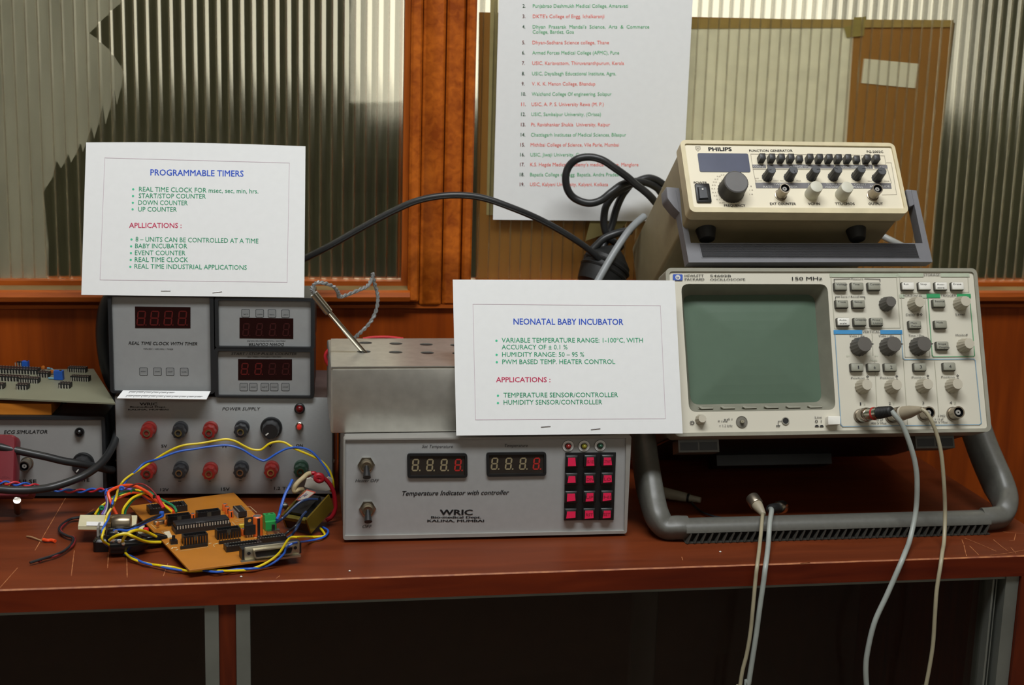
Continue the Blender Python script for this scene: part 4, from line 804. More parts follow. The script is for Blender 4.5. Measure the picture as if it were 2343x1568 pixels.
put('front_label', MB().prism([(cx + (x - cx) * 1.004, cy + (y - cy) * 1.01) for x, y in pin_], -.004, -.0022).mesh('front', mat('grey_front', (162, 163, 162), .38, .12, var=.03, scale=150)), tc_, TC.M)
TF = Frame(TC.at(0, 0, -.0022), TC.u, TC.v)
for x in (.02, TW - .02):
    for z in (-.02, -TD + .02): put('foot', MB().lathe([(.007, 0.0004), (.008, .003)], 14, X=Matrix.Rotation(-math.pi / 2, 4, 'X')).mesh('foot', M_rubber), tc_, TC.T(x, 0, z))
def T6(body, x0, x1, y, cap, y1=None): return (body, c6(x0, y), c6(x1, y if y1 is None else y1), cap)
lettering(TF, tc_, 'caption_lettering', [T6('Set Temperature', 612, 775, 980, 7), T6('Temperature', 1048, 1170, 976, 7), T6('Heater OFF', 260, 386, 1161, 7), T6('OFF', 298, 348, 1403, 7)], M_dark, shear=.3)
lettering(TF, tc_, 'title_lettering', [T6('Temperature Indicator with controller', 508, 1072, 1232, 10.5, 1226)], M_dark, shear=.3, bold=.012)
lettering(TF, tc_, 'maker_lettering', [T6('WRIC', 705, 880, 1334, 12), T6('Bio-medical Dept.', 660, 925, 1352, 5), T6('KALINA, MUMBAI', 640, 940, 1371, 5.2)], M_dark, bold=.025)
M_warm = mat('unlit_segment', (148, 136, 106), .4); M_reds = mat('red_segment', (176, 44, 40), .4)
for bz, inn_, dx in ((((535, 1137), (851, 1135), (850, 1007), (533, 1008)), ((550, 1125), (838, 1122), (838, 1020), (548, 1020)), (556, 632, 706, 780)), (((953, 1130), (1266, 1125), (1266, 1000), (950, 1003)), ((966, 1117), (1254, 1112), (1254, 1012), (964, 1015)), (973, 1047, 1122, 1194))):
    qo = [TF.uv(c6(*p)) for p in bz]; qi = [TF.uv(c6(*p)) for p in inn_]
    vs, fs = holed(rpoly(qo, .003, 3), [qi], 0, .0022); d_ = put('display', MB().add(vs, fs).mesh('display', M_black), tc_, TF.M)
    put('display_window', MB().prism(qi, 0, .0004).mesh('window', mat('smoke_window', (46, 40, 36), .12, coat=.3)), d_, TF.M)
    yb_ = 1103 if dx[0] < 900 else 1096
    for i, x in enumerate(dx):
        a, b = TF.uv(c6(x, yb_)), TF.uv(c6(x + 40, yb_ - 66)); mb = MB(); seg7(mb, a[0], a[1], b[0] - a[0] - .0004, b[1] - a[1], .0015, .0006, .08); put('digit', mb.mesh('digit', M_reds if i == 3 else M_warm), d_, TF.M)
for x, y, tx_, ty in ((318, 1068, 323, 1112), (325, 1300, 330, 1355)):
    u, v = TF.uv(c6(x, y)); s_ = put('toggle_switch', MB().lathe([(.0082, 0), (.0082, .002), (.0072, .0022)], 6).lathe([(.0058, .0022), (.0058, .0075), (.0045, .008), (.003, .0074)], 20, m=1).mesh('nut', [M_chrome, mat('thread_nickel', (140, 130, 110), .35, .9)]), tc_, TF.T(u, v))
    p0, p1 = Vector((0, 0, .006)), Vector((0, -.0085, .0145))
    put('lever', MB().tube([p0, p0.lerp(p1, .5), p1], lambda t: .0020 + .0018 * t, 14, raw=True).mesh('lever', M_black), s_, TF.T(u, v))
for x, y, col, nm in ((1383, 970, (132, 34, 30), 'red_lens'), (1467, 970, (128, 122, 34), 'yellow_lens'), (1552, 968, (30, 72, 52), 'green_lens')):
    u, v = TF.uv(c6(x, y)); l_ = put('indicator_lamp', MB().lathe([(.0056, 0), (.0056, .0006), (.0034, .0006), (.0034, .0003)], 24).lathe([(.0059, 0), (.0059, .0003)], 24, m=1).mesh('washer', [M_paper, M_black]), tc_, TF.T(u, v))
    put('lens', MB().lathe([(.0026, 0), (.0026, .002), (.002, .0036), (.001, .0044), (0, .0046)], 16).mesh('lens', mat(nm, col, .2)), l_, TF.T(u, v, .0003))
kq = [TF.uv(c6(*p)) for p in ((1360, 1360), (1622, 1358), (1634, 1003), (1368, 1005))]
kp = put('keypad', MB().prism(kq, 0, .0015).mesh('keypad', M_black), tc_, TF.M)
M_neon = mat('neon_red_sticker', (236, 34, 84), .5, var=.06)
KK = MB().prism(rrect(-.0062, .0062, -.0060, .0060, .0008, 2), 0, .0045, ch=.0012).mesh('keycap', mat('keycap_black', (24, 24, 25), .35))
ktx = ['', 'S/E', 'START', '', 'DN', 'LO', '', 'UP', 'HI', '', 'RST', 'SET']; rnd = random.Random(8)
for r in range(4):
    for k in range(3):
        x = (1404, 1501, 1593)[k] - r * 2.0; y = (1052, 1145, 1240, 1332)[r] - k * 1.5
        u, v = TF.uv(c6(x, y), .006); kk = put('key', KK, tc_, TF.T(u, v - .0005, .0015))
        w_, h_ = .0044 + rnd.uniform(-.0006, .0003), .0040 + rnd.uniform(-.0006, .0003)
        put('sticker', MB().prism([(-w_, -h_), (w_, -h_ + rnd.uniform(0, .001)), (w_ - rnd.uniform(0, .0015), h_), (-w_ + rnd.uniform(0, .001), h_)], .0045, .0048).mesh('sticker', M_neon), kk, TF.T(u, v - .0005, .0015))
        if ktx[r * 3 + k]: lettering(TF, kk, 'key_lettering', [(ktx[r * 3 + k], c6(x - 18, y + 10), c6(x + 18, y + 10), 6.5)], mat('sticker_ink', (140, 30, 50), .6), w=.0065)
# ------------------------------------------------------------------ aluminium heater box with probe
YA = 1.3215
aa, ab = atY(757, 986, YA), atY(1046, 984, YA)
AL = Frame((aa.x, aa.y, TY + .0004), (1, -.012, 0), (0, 0, 1)); AW = .27; AH = AL.uv((900, 838))[1]
hx = thing('aluminium_box', 'plain aluminium box with rows of holes in its lid on the temperature controller', 'metal box', AL.at(AW / 2, 0, -.05))
M_albox = mat('brushed_aluminium', (196, 194, 186), .38, .75, var=.08, scale=90, stretch=(1, 1, 12), bump=.04)
top_b = AL.I @ atZ(776, 776, TY + AH); AD = -top_b.z if -top_b.z > .05 else .1
put('body', MB().prism(rrect(0, AW, 0, AH - .0012, .002, 3), -AD, 0, ch=.0012).mesh('body', M_albox), hx, AL.M)
AT = Frame(AL.at(0, AH, 0), AL.u, -AL.w)      # lid plane: x right, y towards the back
hl = [circ(*AT.uv(c13(x, y)), .0068, 18) for x, y in ((612, 724), (885, 731), (598, 803), (883, 808))]
p0, p1, q0, q1 = [Vector(AT.uv(c13(x, y))) for x, y in ((612, 724), (885, 731), (598, 803), (883, 808))]
for i in (2, 3): hl.append(circ(*(p0 + (p1 - p0) * i), .0068, 18)); hl.append(circ(*(q0 + (q1 - q0) * i), .0068, 18))
vs, fs = holed([(.0, -.001), (AW, -.001), (AW - .004, AD), (.004, AD)], hl, -.0009, 0)
put('lid', MB().add(vs, fs).mesh('lid', mat('brushed_aluminium', (168, 166, 158))), hx, AT.M)
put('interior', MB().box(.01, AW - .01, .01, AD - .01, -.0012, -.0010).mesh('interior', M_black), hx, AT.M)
# probe
a, b, c_ = AT.at(*AT.uv(c13(594, 806)), .0), atY(*c13(285, 450), YA + .045), atY(*c13(150, 283), YA + .045)
prb = thing('temperature_probe', 'steel temperature probe with grey lead stuck slantwise into the metal box lid', 'probe', a)
a2 = a + (a - b).normalized() * .004
put('rod', MB().tube([a2, b], .0026, 14, raw=True).mesh('rod', M_chrome), prb)
ax = (c_ - b); pts_ = [b + ax * t for t in (0, .02, .3, .32, .36, .38, .42, .44, .48, .5, .98, 1)]
put('sleeve', MB().tube(pts_, lambda t: .0042, 16, raw=True).mesh('sleeve', M_chrome), prb)
wpts = [c_] + [atY(*c13(x, y), YA + .045 + d) for x, y, d in ((132, 240, 0), (165, 187, .002), (240, 187, .005), (330, 222, .01), (368, 275, .015), (378, 310, .02), (450, 292, .03), (560, 247, .045), (630, 212, .055), (668, 150, .06), (678, 106, .062), (692, 180, .066), (718, 270, .07), (724, 350, .07), (700, 460, .07), (640, 560, .07), (560, 640, .07), (505, 690, .075))]
sp_ = spline(wpts, 8)
M_lead = mat('grey_braid', (136, 138, 138), .45, .3); tw = []
for ph in (0, math.pi):
    out = []
    for i, p in enumerate(sp_): aang = i * .9 + ph; out.append(p + Vector((math.cos(aang) * .0009, math.sin(aang * .7) * .0006, math.sin(aang) * .0009)))
    tw.append(out)
mb = MB()
for o_ in tw: mb.tube(o_, .0013, 6, raw=True)
put('lead', mb.mesh('lead', M_lead), prb)
# wires at the back of the metal box
def wire(name, label, pts, r, m, cat='wire', group=None, seg=8, n=6, raw3=False):
    P = pts if raw3 else [atY(*p) for p in pts]
    return tag(put(name, MB().tube(P, r, seg, n).mesh(name, m)), label, cat, group)
M_wred, M_wyel, M_wblu, M_wgrn = mat('red_wire', (196, 40, 50), .4), mat('yellow_wire', (222, 196, 20), .38), mat('blue_wire', (40, 92, 190), .38), mat('green_wire', (24, 128, 84), .38)
M_wora, M_wvio, M_wwht, M_wblk, M_wmar = mat('orange_wire', (232, 74, 26), .38), mat('violet_wire', (128, 102, 190), .4), mat('white_wire', (196, 194, 196), .4), mat('black_wire', (30, 32, 36), .4), mat('maroon_wire', (124, 34, 36), .4)
wire('wire', 'thin red wire along the rear edge of the metal box lid', [(*c13(590, 690), 1.475), (*c13(680, 676), 1.475), (*c13(800, 673), 1.475), (*c13(880, 680), 1.475), (*c13(950, 690), 1.475)], .0016, M_wred)
wire('wire', 'red wire loop sticking out left of the metal box', [(*c13(380, 760), 1.43), (*c13(300, 775), 1.43), (*c13(255, 830), 1.43), (*c13(262, 890), 1.43), (*c13(300, 945), 1.43), (*c13(340, 980), 1.43)], .0018, M_wred)
wire('wire', 'short green wire behind the left end of the metal box', [(*c13(345, 800), 1.44), (*c13(312, 850), 1.44), (*c13(302, 910), 1.44), (*c13(330, 990), 1.44)], .0024, mat('teal_wire', (20, 130, 110), .4))
# ------------------------------------------------------------------ the two information cards
def infocard(label, px, fr, items, cc, grpn):
    q = [fr.uv(p) for p in px]; th = thing('information_card', label, 'card', fr.at(.11, 0), 'information cards')
    n = 12; mb = MB(); vs = []
    W_ = q[1][0]
    for i in range(n + 1):
        t = i / n; b = (q[0][0] * (1 - t) + q[1][0] * t, q[0][1] * (1 - t) + q[1][1] * t); tp = (q[3][0] * (1 - t) + q[2][0] * t, q[3][1] * (1 - t) + q[2][1] * t + .0016 * math.sin(math.pi * t) * grpn)
        vs += [(*b, 0), (*tp, 0)]
    mb.add(vs, [(2 * i, 2 * i + 2, 2 * i + 3, 2 * i + 1) for i in range(n)])
    ob = put('sheet', mb.mesh('sheet', M_paper), th, fr.M); ob.data.shade_flat(); sm = ob.modifiers.new('thickness', 'SOLIDIFY'); sm.thickness = .0005; sm.offset = -1
    # folded paper tongue stapled behind, which keeps the card standing
    fx0, fx1 = W_ * .35, W_ * .62
    wz = -.02
    foot = fr.I @ Vector((0, 0, 0)); up_ = fr.I.to_3x3() @ Vector((0, 0, 1)); bk = fr.I.to_3x3() @ Vector((0, 1, 0))
    A0 = [Vector((x, .012, -.0012)) for x in (fx0, fx1)]; B0 = [Vector((x, .0015, -.0016)) for x in (fx0, fx1)]; C0 = [b + bk * .022 for b in B0]
    mb = MB().add([tuple(p) for p in A0 + B0 + C0], [(0, 1, 3, 2), (2, 3, 5, 4)])
    o2 = put('support_tongue', mb.mesh('support_tongue', M_paper), th, fr.M); o2.data.shade_flat(); s2 = o2.modifiers.new('thickness', 'SOLIDIFY'); s2.thickness = .0003
    for nm, mt, its, bold in items['text']: lettering(fr, th, nm, [(t, cc(x0, y0), cc(x1, y1), cap) for t, x0, x1, y0, y1, cap in its], mt, bold=bold, w=.0002)
    b = items['border']; strokes(fr, th, 'border_line', [[cc(*p) for p in b + b[:1]]], .0004, M_mauve, w=.0002)
    BD = MB().add([(px_, py_, .0002) for px_, py_ in circ(0, 0, .0011, 10)], [tuple(range(10))]).mesh('bullet', M_grn)
    for x, y in items['bul']: put('bullet', BD, th, fr.T(*fr.uv(cc(x, y))))
    for x, y, d in items['staples']:
        a, b_ = fr.uv(cc(x - 25, y + d)), fr.uv(cc(x + 25, y - d)); put('staple', MB().tube([(*a, .0006), (*b_, .0006)], .0004, 6, raw=True).mesh('staple', M_staple), th, fr.M)
    return th
zc2 = TY + .0008; o2 = atZ(1044, 997, zc2); o2 = atY(1044, 997, 1.294)
K2 = Frame(o2, yaw=-1.5, tilt=17.5, roll=.4)
I2 = {'text': [('title_lettering', M_blu, [('NEONATAL BABY INCUBATOR', 1095, 1675, 329, 331, 14)], .013), ('heading_lettering', M_red, [('APPLICATIONS :', 1003, 1290, 633, 633, 11.5)], .012),
      ('bullet_lettering', M_grn, [('VARIABLE TEMPERATURE RANGE: 1-100\u00baC, WITH', 1033, 1778, 424, 424, 10.8), ('ACCURACY OF \u00b1 0.1 %', 1033, 1380, 460, 460, 10.8), ('HUMIDITY RANGE: 50 \u2013 95 %', 1035, 1468, 499, 499, 10.8), ('PWM BASED TEMP. HEATER CONTROL', 1036, 1632, 538, 537, 10.8), ('TEMPERATURE SENSOR/CONTROLLER', 1042, 1647, 714, 712, 10.8), ('HUMIDITY SENSOR/CONTROLLER', 1043, 1563, 752, 750, 10.8)], .003)],
      'border': [(881, 222), (1870, 230), (1897, 826), (895, 832)], 'bul': [(1005, 415), (1006, 489), (1007, 528), (1013, 705), (1013, 744)], 'staples': [(1265, 867, 2), (1528, 880, 3)]}
infocard('white card headed in blue about a baby incubator, leaning on the metal box', [(1044, 997), (1562, 992), (1544, 642), (1036, 640)], K2, I2, c6, 0)
K1 = Frame(atY(186, 675, 1.4525), yaw=-4, tilt=15.5, roll=.3)
I1 = {'text': [('title_lettering', M_blu, [('PROGRAMMABLE TIMERS', 793, 1285, 925, 932, 14)], .013), ('heading_lettering', M_red, [('APLLICATIONS :', 681, 958, 1202, 1203, 11.5)], .012),
      ('bullet_lettering', M_grn, [('REAL TIME CLOCK FOR msec, sec, min, hrs.', 733, 1363, 1010, 1021, 10.8), ('START/STOP COUNTER', 732, 1086, 1045, 1048, 10.8), ('DOWN COUNTER', 730, 990, 1081, 1083, 10.8), ('UP COUNTER', 729, 933, 1116, 1117, 10.8),
        ('8 \u2013 UNITS CAN BE CONTROLLED AT A TIME', 715, 1363, 1274, 1284, 10.8), ('BABY INCUBATOR', 713, 988, 1310, 1311, 10.8), ('EVENT COUNTER', 712, 978, 1346, 1347, 10.8), ('REAL TIME CLOCK', 711, 992, 1382, 1383, 10.8), ('REAL TIME INDUSTRIAL APPLICATIONS', 709, 1302, 1417, 1424, 10.8)], .003)],
      'border': [(553, 833), (1527, 860), (1515, 1490), (528, 1477)], 'bul': [(703, 999), (702, 1035), (701, 1070), (700, 1105), (694, 1264), (692, 1300), (691, 1336), (690, 1372), (688, 1408)], 'staples': [(875, 1534, 0), (1147, 1541, 3)]}
infocard('white card headed in blue about timers, standing on the clock box', [(186, 675), (696, 681), (699, 335), (197, 326)], K1, I1, c1, 1)
# ------------------------------------------------------------------ orange circuit board in front
zp = .0085
pA, pB, pC, pD = atZ(*cE(95, 268), zp), atZ(*cE(1425, 98), zp), atZ(*cE(2215, 905), zp), atZ(*cE(855, 1088), zp)
OR = Frame((pD.x, pD.y, zp), (pC.x - pD.x, pC.y - pD.y, 0), (pA.x - pD.x, pA.y - pD.y, 0))
ocb = thing('orange_circuit_board', 'orange-brown circuit board crowded with chips and connectors near the worktop edge', 'circuit board', ((pA + pC) / 2))
ocb.location.z = 0
pol = [OR.I @ p for p in (pD, pC, pB, pA)]
M_pcb = mat('phenolic_board', (178, 112, 30), .5, var=.06, scale=40)
put('board', MB().prism([(p.x, p.y) for p in pol], -.0016, 0, ch=.0001).mesh('board', M_pcb), ocb, OR.M)
M_ptrk = mat('board_print', (206, 186, 140), .6)
def PE(*p): return [cE(*q) for q in p]
strokes(OR, ocb, 'printed_legend', [PE((735, 845), (1090, 790), (1040, 700)), PE((500, 590), (640, 730)), PE((500, 590), (590, 575)), PE((1400, 470), (1560, 630)), PE((1500, 290), (1630, 275), (1715, 350)), PE((1440, 470), (1610, 440)), PE((1430, 450), (1590, 425)), PE((1460, 500), (1630, 470)), PE((600, 770), (720, 750)), PE((430, 560), (360, 500)), PE((1160, 760), (1175, 790)), PE((2030, 650), (1970, 590)), PE((1560, 330), (1660, 320))], .0005, M_ptrk, w=.0002)
strokes(OR, ocb, 'printed_mark', [PE((660, 800), (690, 800)), PE((630, 815), (640, 800)), PE((685, 832), (705, 825)), PE((560, 760), (590, 740)), PE((1110, 750), (1130, 745)), PE((1180, 755), (1220, 745)), PE((1690, 675), (1720, 670)), PE((1770, 670), (1800, 690))], .0012, M_ptrk, w=.0002)
q = [OR.uv(cE(*p)) for p in ((590, 680), (640, 668), (600, 590), (525, 605))]; put('chip_label', MB().prism(q, 0, .0004).mesh('chip_label', mat('label_cream', (206, 196, 168), .6)), ocb, OR.M)
M_chip = mat('chip_black', (28, 28, 30), .45); M_blkc = mat('connector_black', (24, 24, 25), .4)
def opl(name, me, x, y, rot=0.0, z=0.0): u, v = OR.uv(cE(x, y)); return put(name, me, ocb, OR.T(u, v, z, rot))
# long microcontroller in its socket
u, v = OR.uv(cE(1008, 558)); L0 = .0515
mb = MB().prism(rrect(-L0 / 2, L0 / 2, -.0068, .0068, .0004, 1), .0052, .0092, ch=.0004).box(-L0 / 2 - .001, L0 / 2 + .001, -.0082, .0082, 0, .0048)
for i in range(20):
    x = -L0 / 2 + L0 * (i + .5) / 20
    for s in (-1, 1): mb.box(x - .0006, x + .0006, s * .0077 - .0003, s * .0077 + .0003, .0040, .0078, 1)
mc = put('microcontroller', mb.mesh('microcontroller', [M_chip, mat('tin_pin', (180, 176, 164), .4, .3)]), ocb, OR.T(u, v))
lettering(Frame(OR.at(0, 0, .0092), OR.u, OR.v), mc, 'chip_mark', [('AIMEL', cE(945, 492), cE(1060, 476), 4)], mat('chip_print', (96, 96, 98), .5), w=.0002)
# empty sockets
def socket(L_, Wd, hh, pins):
    vs, fs = holed([(-L_ / 2, -Wd / 2), (L_ / 2, -Wd / 2), (L_ / 2, Wd / 2), (-L_ / 2, Wd / 2)], [[(-L_ / 2 + .004, -Wd / 2 + .0028), (L_ / 2 - .004, -Wd / 2 + .0028), (L_ / 2 - .004, Wd / 2 - .0028), (-L_ / 2 + .004, Wd / 2 - .0028)]], 0, hh)
    mb = MB().add(vs, fs)
    for i in range(pins):
        x = -L_ / 2 + L_ * (i + .5) / pins
        for s in (-1, 1): mb.prism(circ(x, s * (Wd / 2 - .0014), .0006, 6), hh, hh + .0003, 1)
    return mb.mesh('socket', [M_blkc, mat('socket_contact', (150, 145, 130), .4, .5)])
opl('chip_socket', socket(.037, .0165, .006, 14), 570, 330)
opl('chip_socket', socket(.034, .0105, .0055, 13), 1540, 812, z=0)
opl('chip_socket', socket(.026, .0085, .0055, 10), 1905, 722)
opl('chip', dip(.020, .0085, .0068, 8), 1500, 385, rot=-math.pi / 2)
# shrouded headers
def shroud(L_=.0225, Wd=.0092, hh=.0092):
    vs, fs = holed([(-L_ / 2, -Wd / 2), (L_ / 2, -Wd / 2), (L_ / 2, Wd / 2), (-L_ / 2, Wd / 2)], [[(-L_ / 2 + .0012, -Wd / 2 + .0012), (L_ / 2 - .0012, -Wd / 2 + .0012), (L_ / 2 - .0012, Wd / 2 - .0012), (-L_ / 2 + .0012, Wd / 2 - .0012)]], .0015, hh)
    mb = MB().add(vs, fs).box(-L_ / 2, L_ / 2, -Wd / 2, Wd / 2, 0, .0025).box(-.002, .002, -Wd / 2 - .0001, -Wd / 2 + .0005, .004, hh - .0004, 2)
    for i in range(5):
        for s in (-1, 1): x = -L_ / 2 + .0055 + i * .0026; mb.box(x - .0003, x + .0003, s * .0013 - .0003, s * .0013 + .0003, .002, .0078, 1)
    return mb.mesh('header', [M_blkc, M_brass, mat('slot_grey', (60, 58, 50), .5)])
SHD = shroud()
for x, y in ((715, 495), (1095, 440), (925, 742), (1345, 668)): opl('box_header', SHD, x, y)
def pinrow(nn, hh=.0095):
    mb = MB().box(-nn * .00127, nn * .00127, -.0012, .0012, 0, .0026)
    for i in range(nn): x = (-nn / 2 + i + .5) * .00254; mb.box(x - .0003, x + .0003, .0016, .0022, 0, hh, 1)
    return mb.mesh('pin_strip', [M_blkc, M_brass])
opl('pin_strip', pinrow(10), 915, 800); opl('pin_strip', pinrow(8), 1370, 738)
# capacitors
M_ocap = mat('orange_sleeve', (226, 104, 40), .35); M_ctop = mat('capacitor_top', (150, 146, 140), .35, .7)
def ecap(r, hh): return MB().lathe([(r * .95, 0), (r, .0006), (r, hh - .0006), (r * .9, hh)], 20, m=0).lathe([(r * .72, hh), (r * .7, hh + .0002)], 16, m=1).box(-r * .25, r * .25, -r * 1.01, -r * .9, .001, hh - .001, 2).mesh('capacitor', [M_ocap, M_ctop, M_black])
CS, CB = ecap(.0026, .0072), ecap(.0053, .0195)
for x, y in ((1308, 330), (1342, 368), (1385, 415), (900, 455)): opl('capacitor', CS, x, y)
opl('capacitor', CB, 1722, 645)
opl('capacitor', ecap(.0026, .0065), 1545, 640)
reg = opl('voltage_regulator', MB().box(-.0050, .0050, -.0022, .0022, .003, .0125).mesh('regulator', M_chip), 1628, 668)
vs, fs = holed([(-.0050, .0), (.0050, 0), (.0050, .0110), (-.0050, .0110)], [circ(0, .0078, .0018, 14)], 0, .0012)
u, v = OR.uv(cE(1628, 668)); put('tab', MB().add(vs, fs).mesh('tab', mat('tab_metal', (96, 90, 80), .35, .8)), reg, OR.T(u, v) @ Matrix.Translation((0, .0012, .0085)) @ Matrix.Rotation(math.pi / 2, 4, 'X'))
put('leads', MB().box(-.003, -.0022, -.0004, .0004, 0, .003).box(-.0004, .0004, -.0004, .0004, 0, .003).box(.0022, .003, -.0004, .0004, 0, .003).mesh('leads', M_chrome), reg, OR.T(u, v))
opl('capacitor', MB().prism(rrect(-.003, .003, -.0015, .0015, .001, 3), 0, .008, ch=.0004).mesh('film_capacitor', mat('yellow_box', (204, 176, 40), .4)), 1528, 602)
# green screw terminal
M_gt = mat('terminal_green', (40, 150, 74), .4)
u, v = OR.uv(cE(1880, 565)); prof_ = [(-.005, 0), (.005, 0), (.005, .009), (.0035, .0098), (.0022, .0152), (-.0042, .0152), (-.005, .0145)]
XT_ = OR.T(u, v) @ Matrix.Rotation(math.pi / 2, 4, 'Z') @ Matrix.Rotation(math.pi / 2, 4, 'X')
tm_ = put('screw_terminal', MB().prism([(-x, y) for x, y in reversed(prof_)], -.0055, .0055, ch=.0003).mesh('terminal', M_gt), ocb, XT_)
for s in (-1, 1): put('terminal_hole', MB().box(-.0012, .0012, -.0010, .0010, .0151, .0154).mesh('hole', mat('hole_green', (20, 84, 44), .5)), tm_, OR.T(u + s * .0024, v + .001))
opl('slide_switch', MB().box(-.0062, .0062, -.0026, .0026, .0006, .0040, 0).box(-.0012, .0014, -.0012, .0012, .004, .0092, 1).mesh('switch', [M_chrome, M_black]), 1925, 625)
opl('push_button', MB().box(-.0032, .0032, -.0032, .0032, 0, .0036).lathe([(.0016, .0036), (.0015, .0078)], 14).mesh('button', M_blkc), 655, 748)
opl('crystal', MB().prism(rrect(-.0055, .0055, -.0023, .0023, .0022, 4), 0, .0036, ch=.0005).mesh('crystal', mat('crystal_can', (150, 136, 116), .3, .8)), 470, 500)
for x, y in ((455, 552), (560, 528)): opl('disc_capacitor', MB().lathe([(0, -.001), (.0025, -.0007), (.0025, .0007), (0, .001)], 14, X=Matrix.Translation((0, 0, .0042)) @ Matrix.Rotation(math.pi / 2, 4, 'X') @ Matrix.Rotation(.5, 4, 'Y')).mesh('cap', mat('ochre_cap', (196, 112, 44), .4)), x, y, rot=.4)
# D-sub connector at the front right edge
dz = OR.at(0, 0, 0); a, b = OR.uv(cE(1560, 968)), OR.uv(cE(2262, 882)); DL = (Vector(b) - Vector(a)).length; da = math.atan2(b[1] - a[1], b[0] - a[0])
DF = Frame(OR.at(*a, .0005), OR.at(*b, 0) - OR.at(*a, 0), (0, 0, 1))
dsb = put('serial_connector', MB().prism(rrect(0, DL, 0, .0120, .001, 2), -.001, 0, ch=.0002).mesh('flange', mat('dull_tin', (176, 168, 146), .35, .8)), ocb, DF.M)
sh_ = rpoly([(.0085, .0018), (DL - .0085, .0018), (DL - .0068, .0102), (.0068, .0102)], .002, 4)
shi = rpoly([(.0095, .0030), (DL - .0095, .0030), (DL - .0080, .0090), (.0080, .0090)], .0016, 4)
vs, fs = holed(sh_, [shi], 0, .0055); put('shell', MB().add(vs, fs).mesh('shell', mat('dull_tin', (176, 168, 146), .35, .8)), dsb, DF.M)
put('insert', MB().prism(shi, 0, .0042).mesh('insert', M_blkc), dsb, DF.M)
for x in (.004, DL - .004): put('screw_hole', MB().prism(circ(x, .006, .0016, 14), 0, .0003).mesh('hole', M_black), dsb, DF.M)
put('housing', MB().box(-.002, DL + .002, -.0004, .0098, -.012, -.0012).mesh('housing', M_blkc), dsb, DF.M)
put('stiffener', MB().box(-.004, DL, -.002, 0, -.001, .004).mesh('stiffener', mat('dull_tin', (176, 168, 146), .35, .8)), dsb, DF.M)
# solder stubs that keep the board above the worktop
SB_ = MB().lathe([(.0012, -zp + .0003), (.002, -.0016)], 8).mesh('stub', M_chrome)
for fx, fy in ((.08, .1), (.9, .1), (.1, .9), (.85, .9)):
    p = pD + (pC - pD) * fx + (pA - pD) * fy; q = OR.I @ p; put('standoff', SB_, ocb, OR.T(q.x, q.y))
# ------------------------------------------------------------------ brass framed transformer, tilted
M_olive = mat('brass_passivated_frame', (134, 112, 40), .26, .6, var=.2, scale=25)
t0, t1, t2 = atY(*cG(872, 1268), 1.335), atY(*cG(1215, 560), 1.375), atY(*cG(395, 1160), 1.345)
ft = atZ(*cG(800, 1262), .001)
TRf = Frame((ft.x, ft.y, .0012), yaw=38, tilt=0)
tf = thing('transformer', 'small brass framed transformer with white sticker beside the temperature controller', 'transformer', TRf.at(-.01, 0, -.02))
def tr3(px, d): return atY(px[0], px[1], d)
# three visible faces of the tilted frame
A_ = atY(*cG(795, 1020), 1.318); B_ = atY(*cG(1205, 565), 1.345); Cc = atY(*cG(880, 1265), 1.322); Dd = atY(*cG(335, 935), 1.345)
uu = (B_ - A_); vv_ = (A_ - Cc); ww_ = (Dd - A_)
def skew(p): return A_ + uu * p[0] + ww_ * p[1] - vv_ * p[2]
def skbox(x0, x1, y0, y1, z0, z1):
    P = [skew((x, y, z)) for z in (z1, z0) for x, y in ((x0, y0), (x1, y0), (x1, y1), (x0, y1))]
    return MB().add([tuple(p) for p in P], [(0, 1, 2, 3), (7, 6, 5, 4), (4, 5, 1, 0), (5, 6, 2, 1), (6, 7, 3, 2), (7, 4, 0, 3)])
put('frame_side', skbox(0, 1, 0, .055, 0, 1).mesh('frame', M_olive), tf)
put('frame_side', skbox(0, 1, .93, 1.0, .0, .9).mesh('frame', M_olive), tf)
put('core', skbox(.02, .98, .055, .93, .22, .95).mesh('core', mat('lamination', (40, 34, 26), .5)), tf)
put('coil', skbox(.12, .84, .20, .80, -.12, .34).mesh('coil', mat('black_tape', (22, 22, 22), .35)), tf)
put('frame_end', skbox(-.02, .10, .07, .90, .05, .28).mesh('frame_end', mat('olive_end', (120, 110, 44), .4, .4)), tf)
SQ = [skew(p) for p in ((.30, .78, -.112), (.62, .78, -.112), (.86, .40, -.112), (.50, .36, -.112))]
stq = [atY(*cG(*p), 1.332) for p in ((598, 665), (760, 680), (965, 520), (800, 470))]
SFt = Frame(stq[0], stq[1] - stq[0], stq[3] - stq[0]); q = [SFt.I @ p for p in stq]; qq = [(p.x, p.y) for p in q]; cx = sum(p[0] for p in qq) / 4; cy = sum(p[1] for p in qq) / 4
stk = put('sticker', MB().prism(qq, 0, .0004).mesh('sticker', mat('sticker_red', (196, 92, 76), .6)), tf, SFt.M)
put('sticker_face', MB().prism([(cx + (x - cx) * .82, cy + (y - cy) * .82) for x, y in qq], .0004, .0006).mesh('sticker_face', mat('sticker_cream', (214, 204, 188), .6)), stk, SFt.M)
strokes(SFt, stk, 'handwriting', [[cG(640, 640), cG(665, 620), cG(680, 625), cG(700, 600)], [cG(720, 590), cG(745, 570), cG(760, 575), cG(790, 540)], [cG(750, 600), cG(780, 580), cG(810, 560)]], .0005, mat('pen_violet', (92, 78, 140), .6), w=.0008)
put('bobbin_flange', skbox(.60, .94, .80, .90, -.18, .02).mesh('flange', mat('bobbin_tan', (150, 124, 64), .6)), tf)
wf = [atY(*cG(*p), 1.372) for p in ((760, 430), (960, 480), (1150, 500), (1250, 470), (1260, 290), (1190, 255), (1090, 330), (960, 330), (870, 270), (800, 290))]
mb = MB(); n = len(wf); cc_ = sum(wf, Vector()) / n
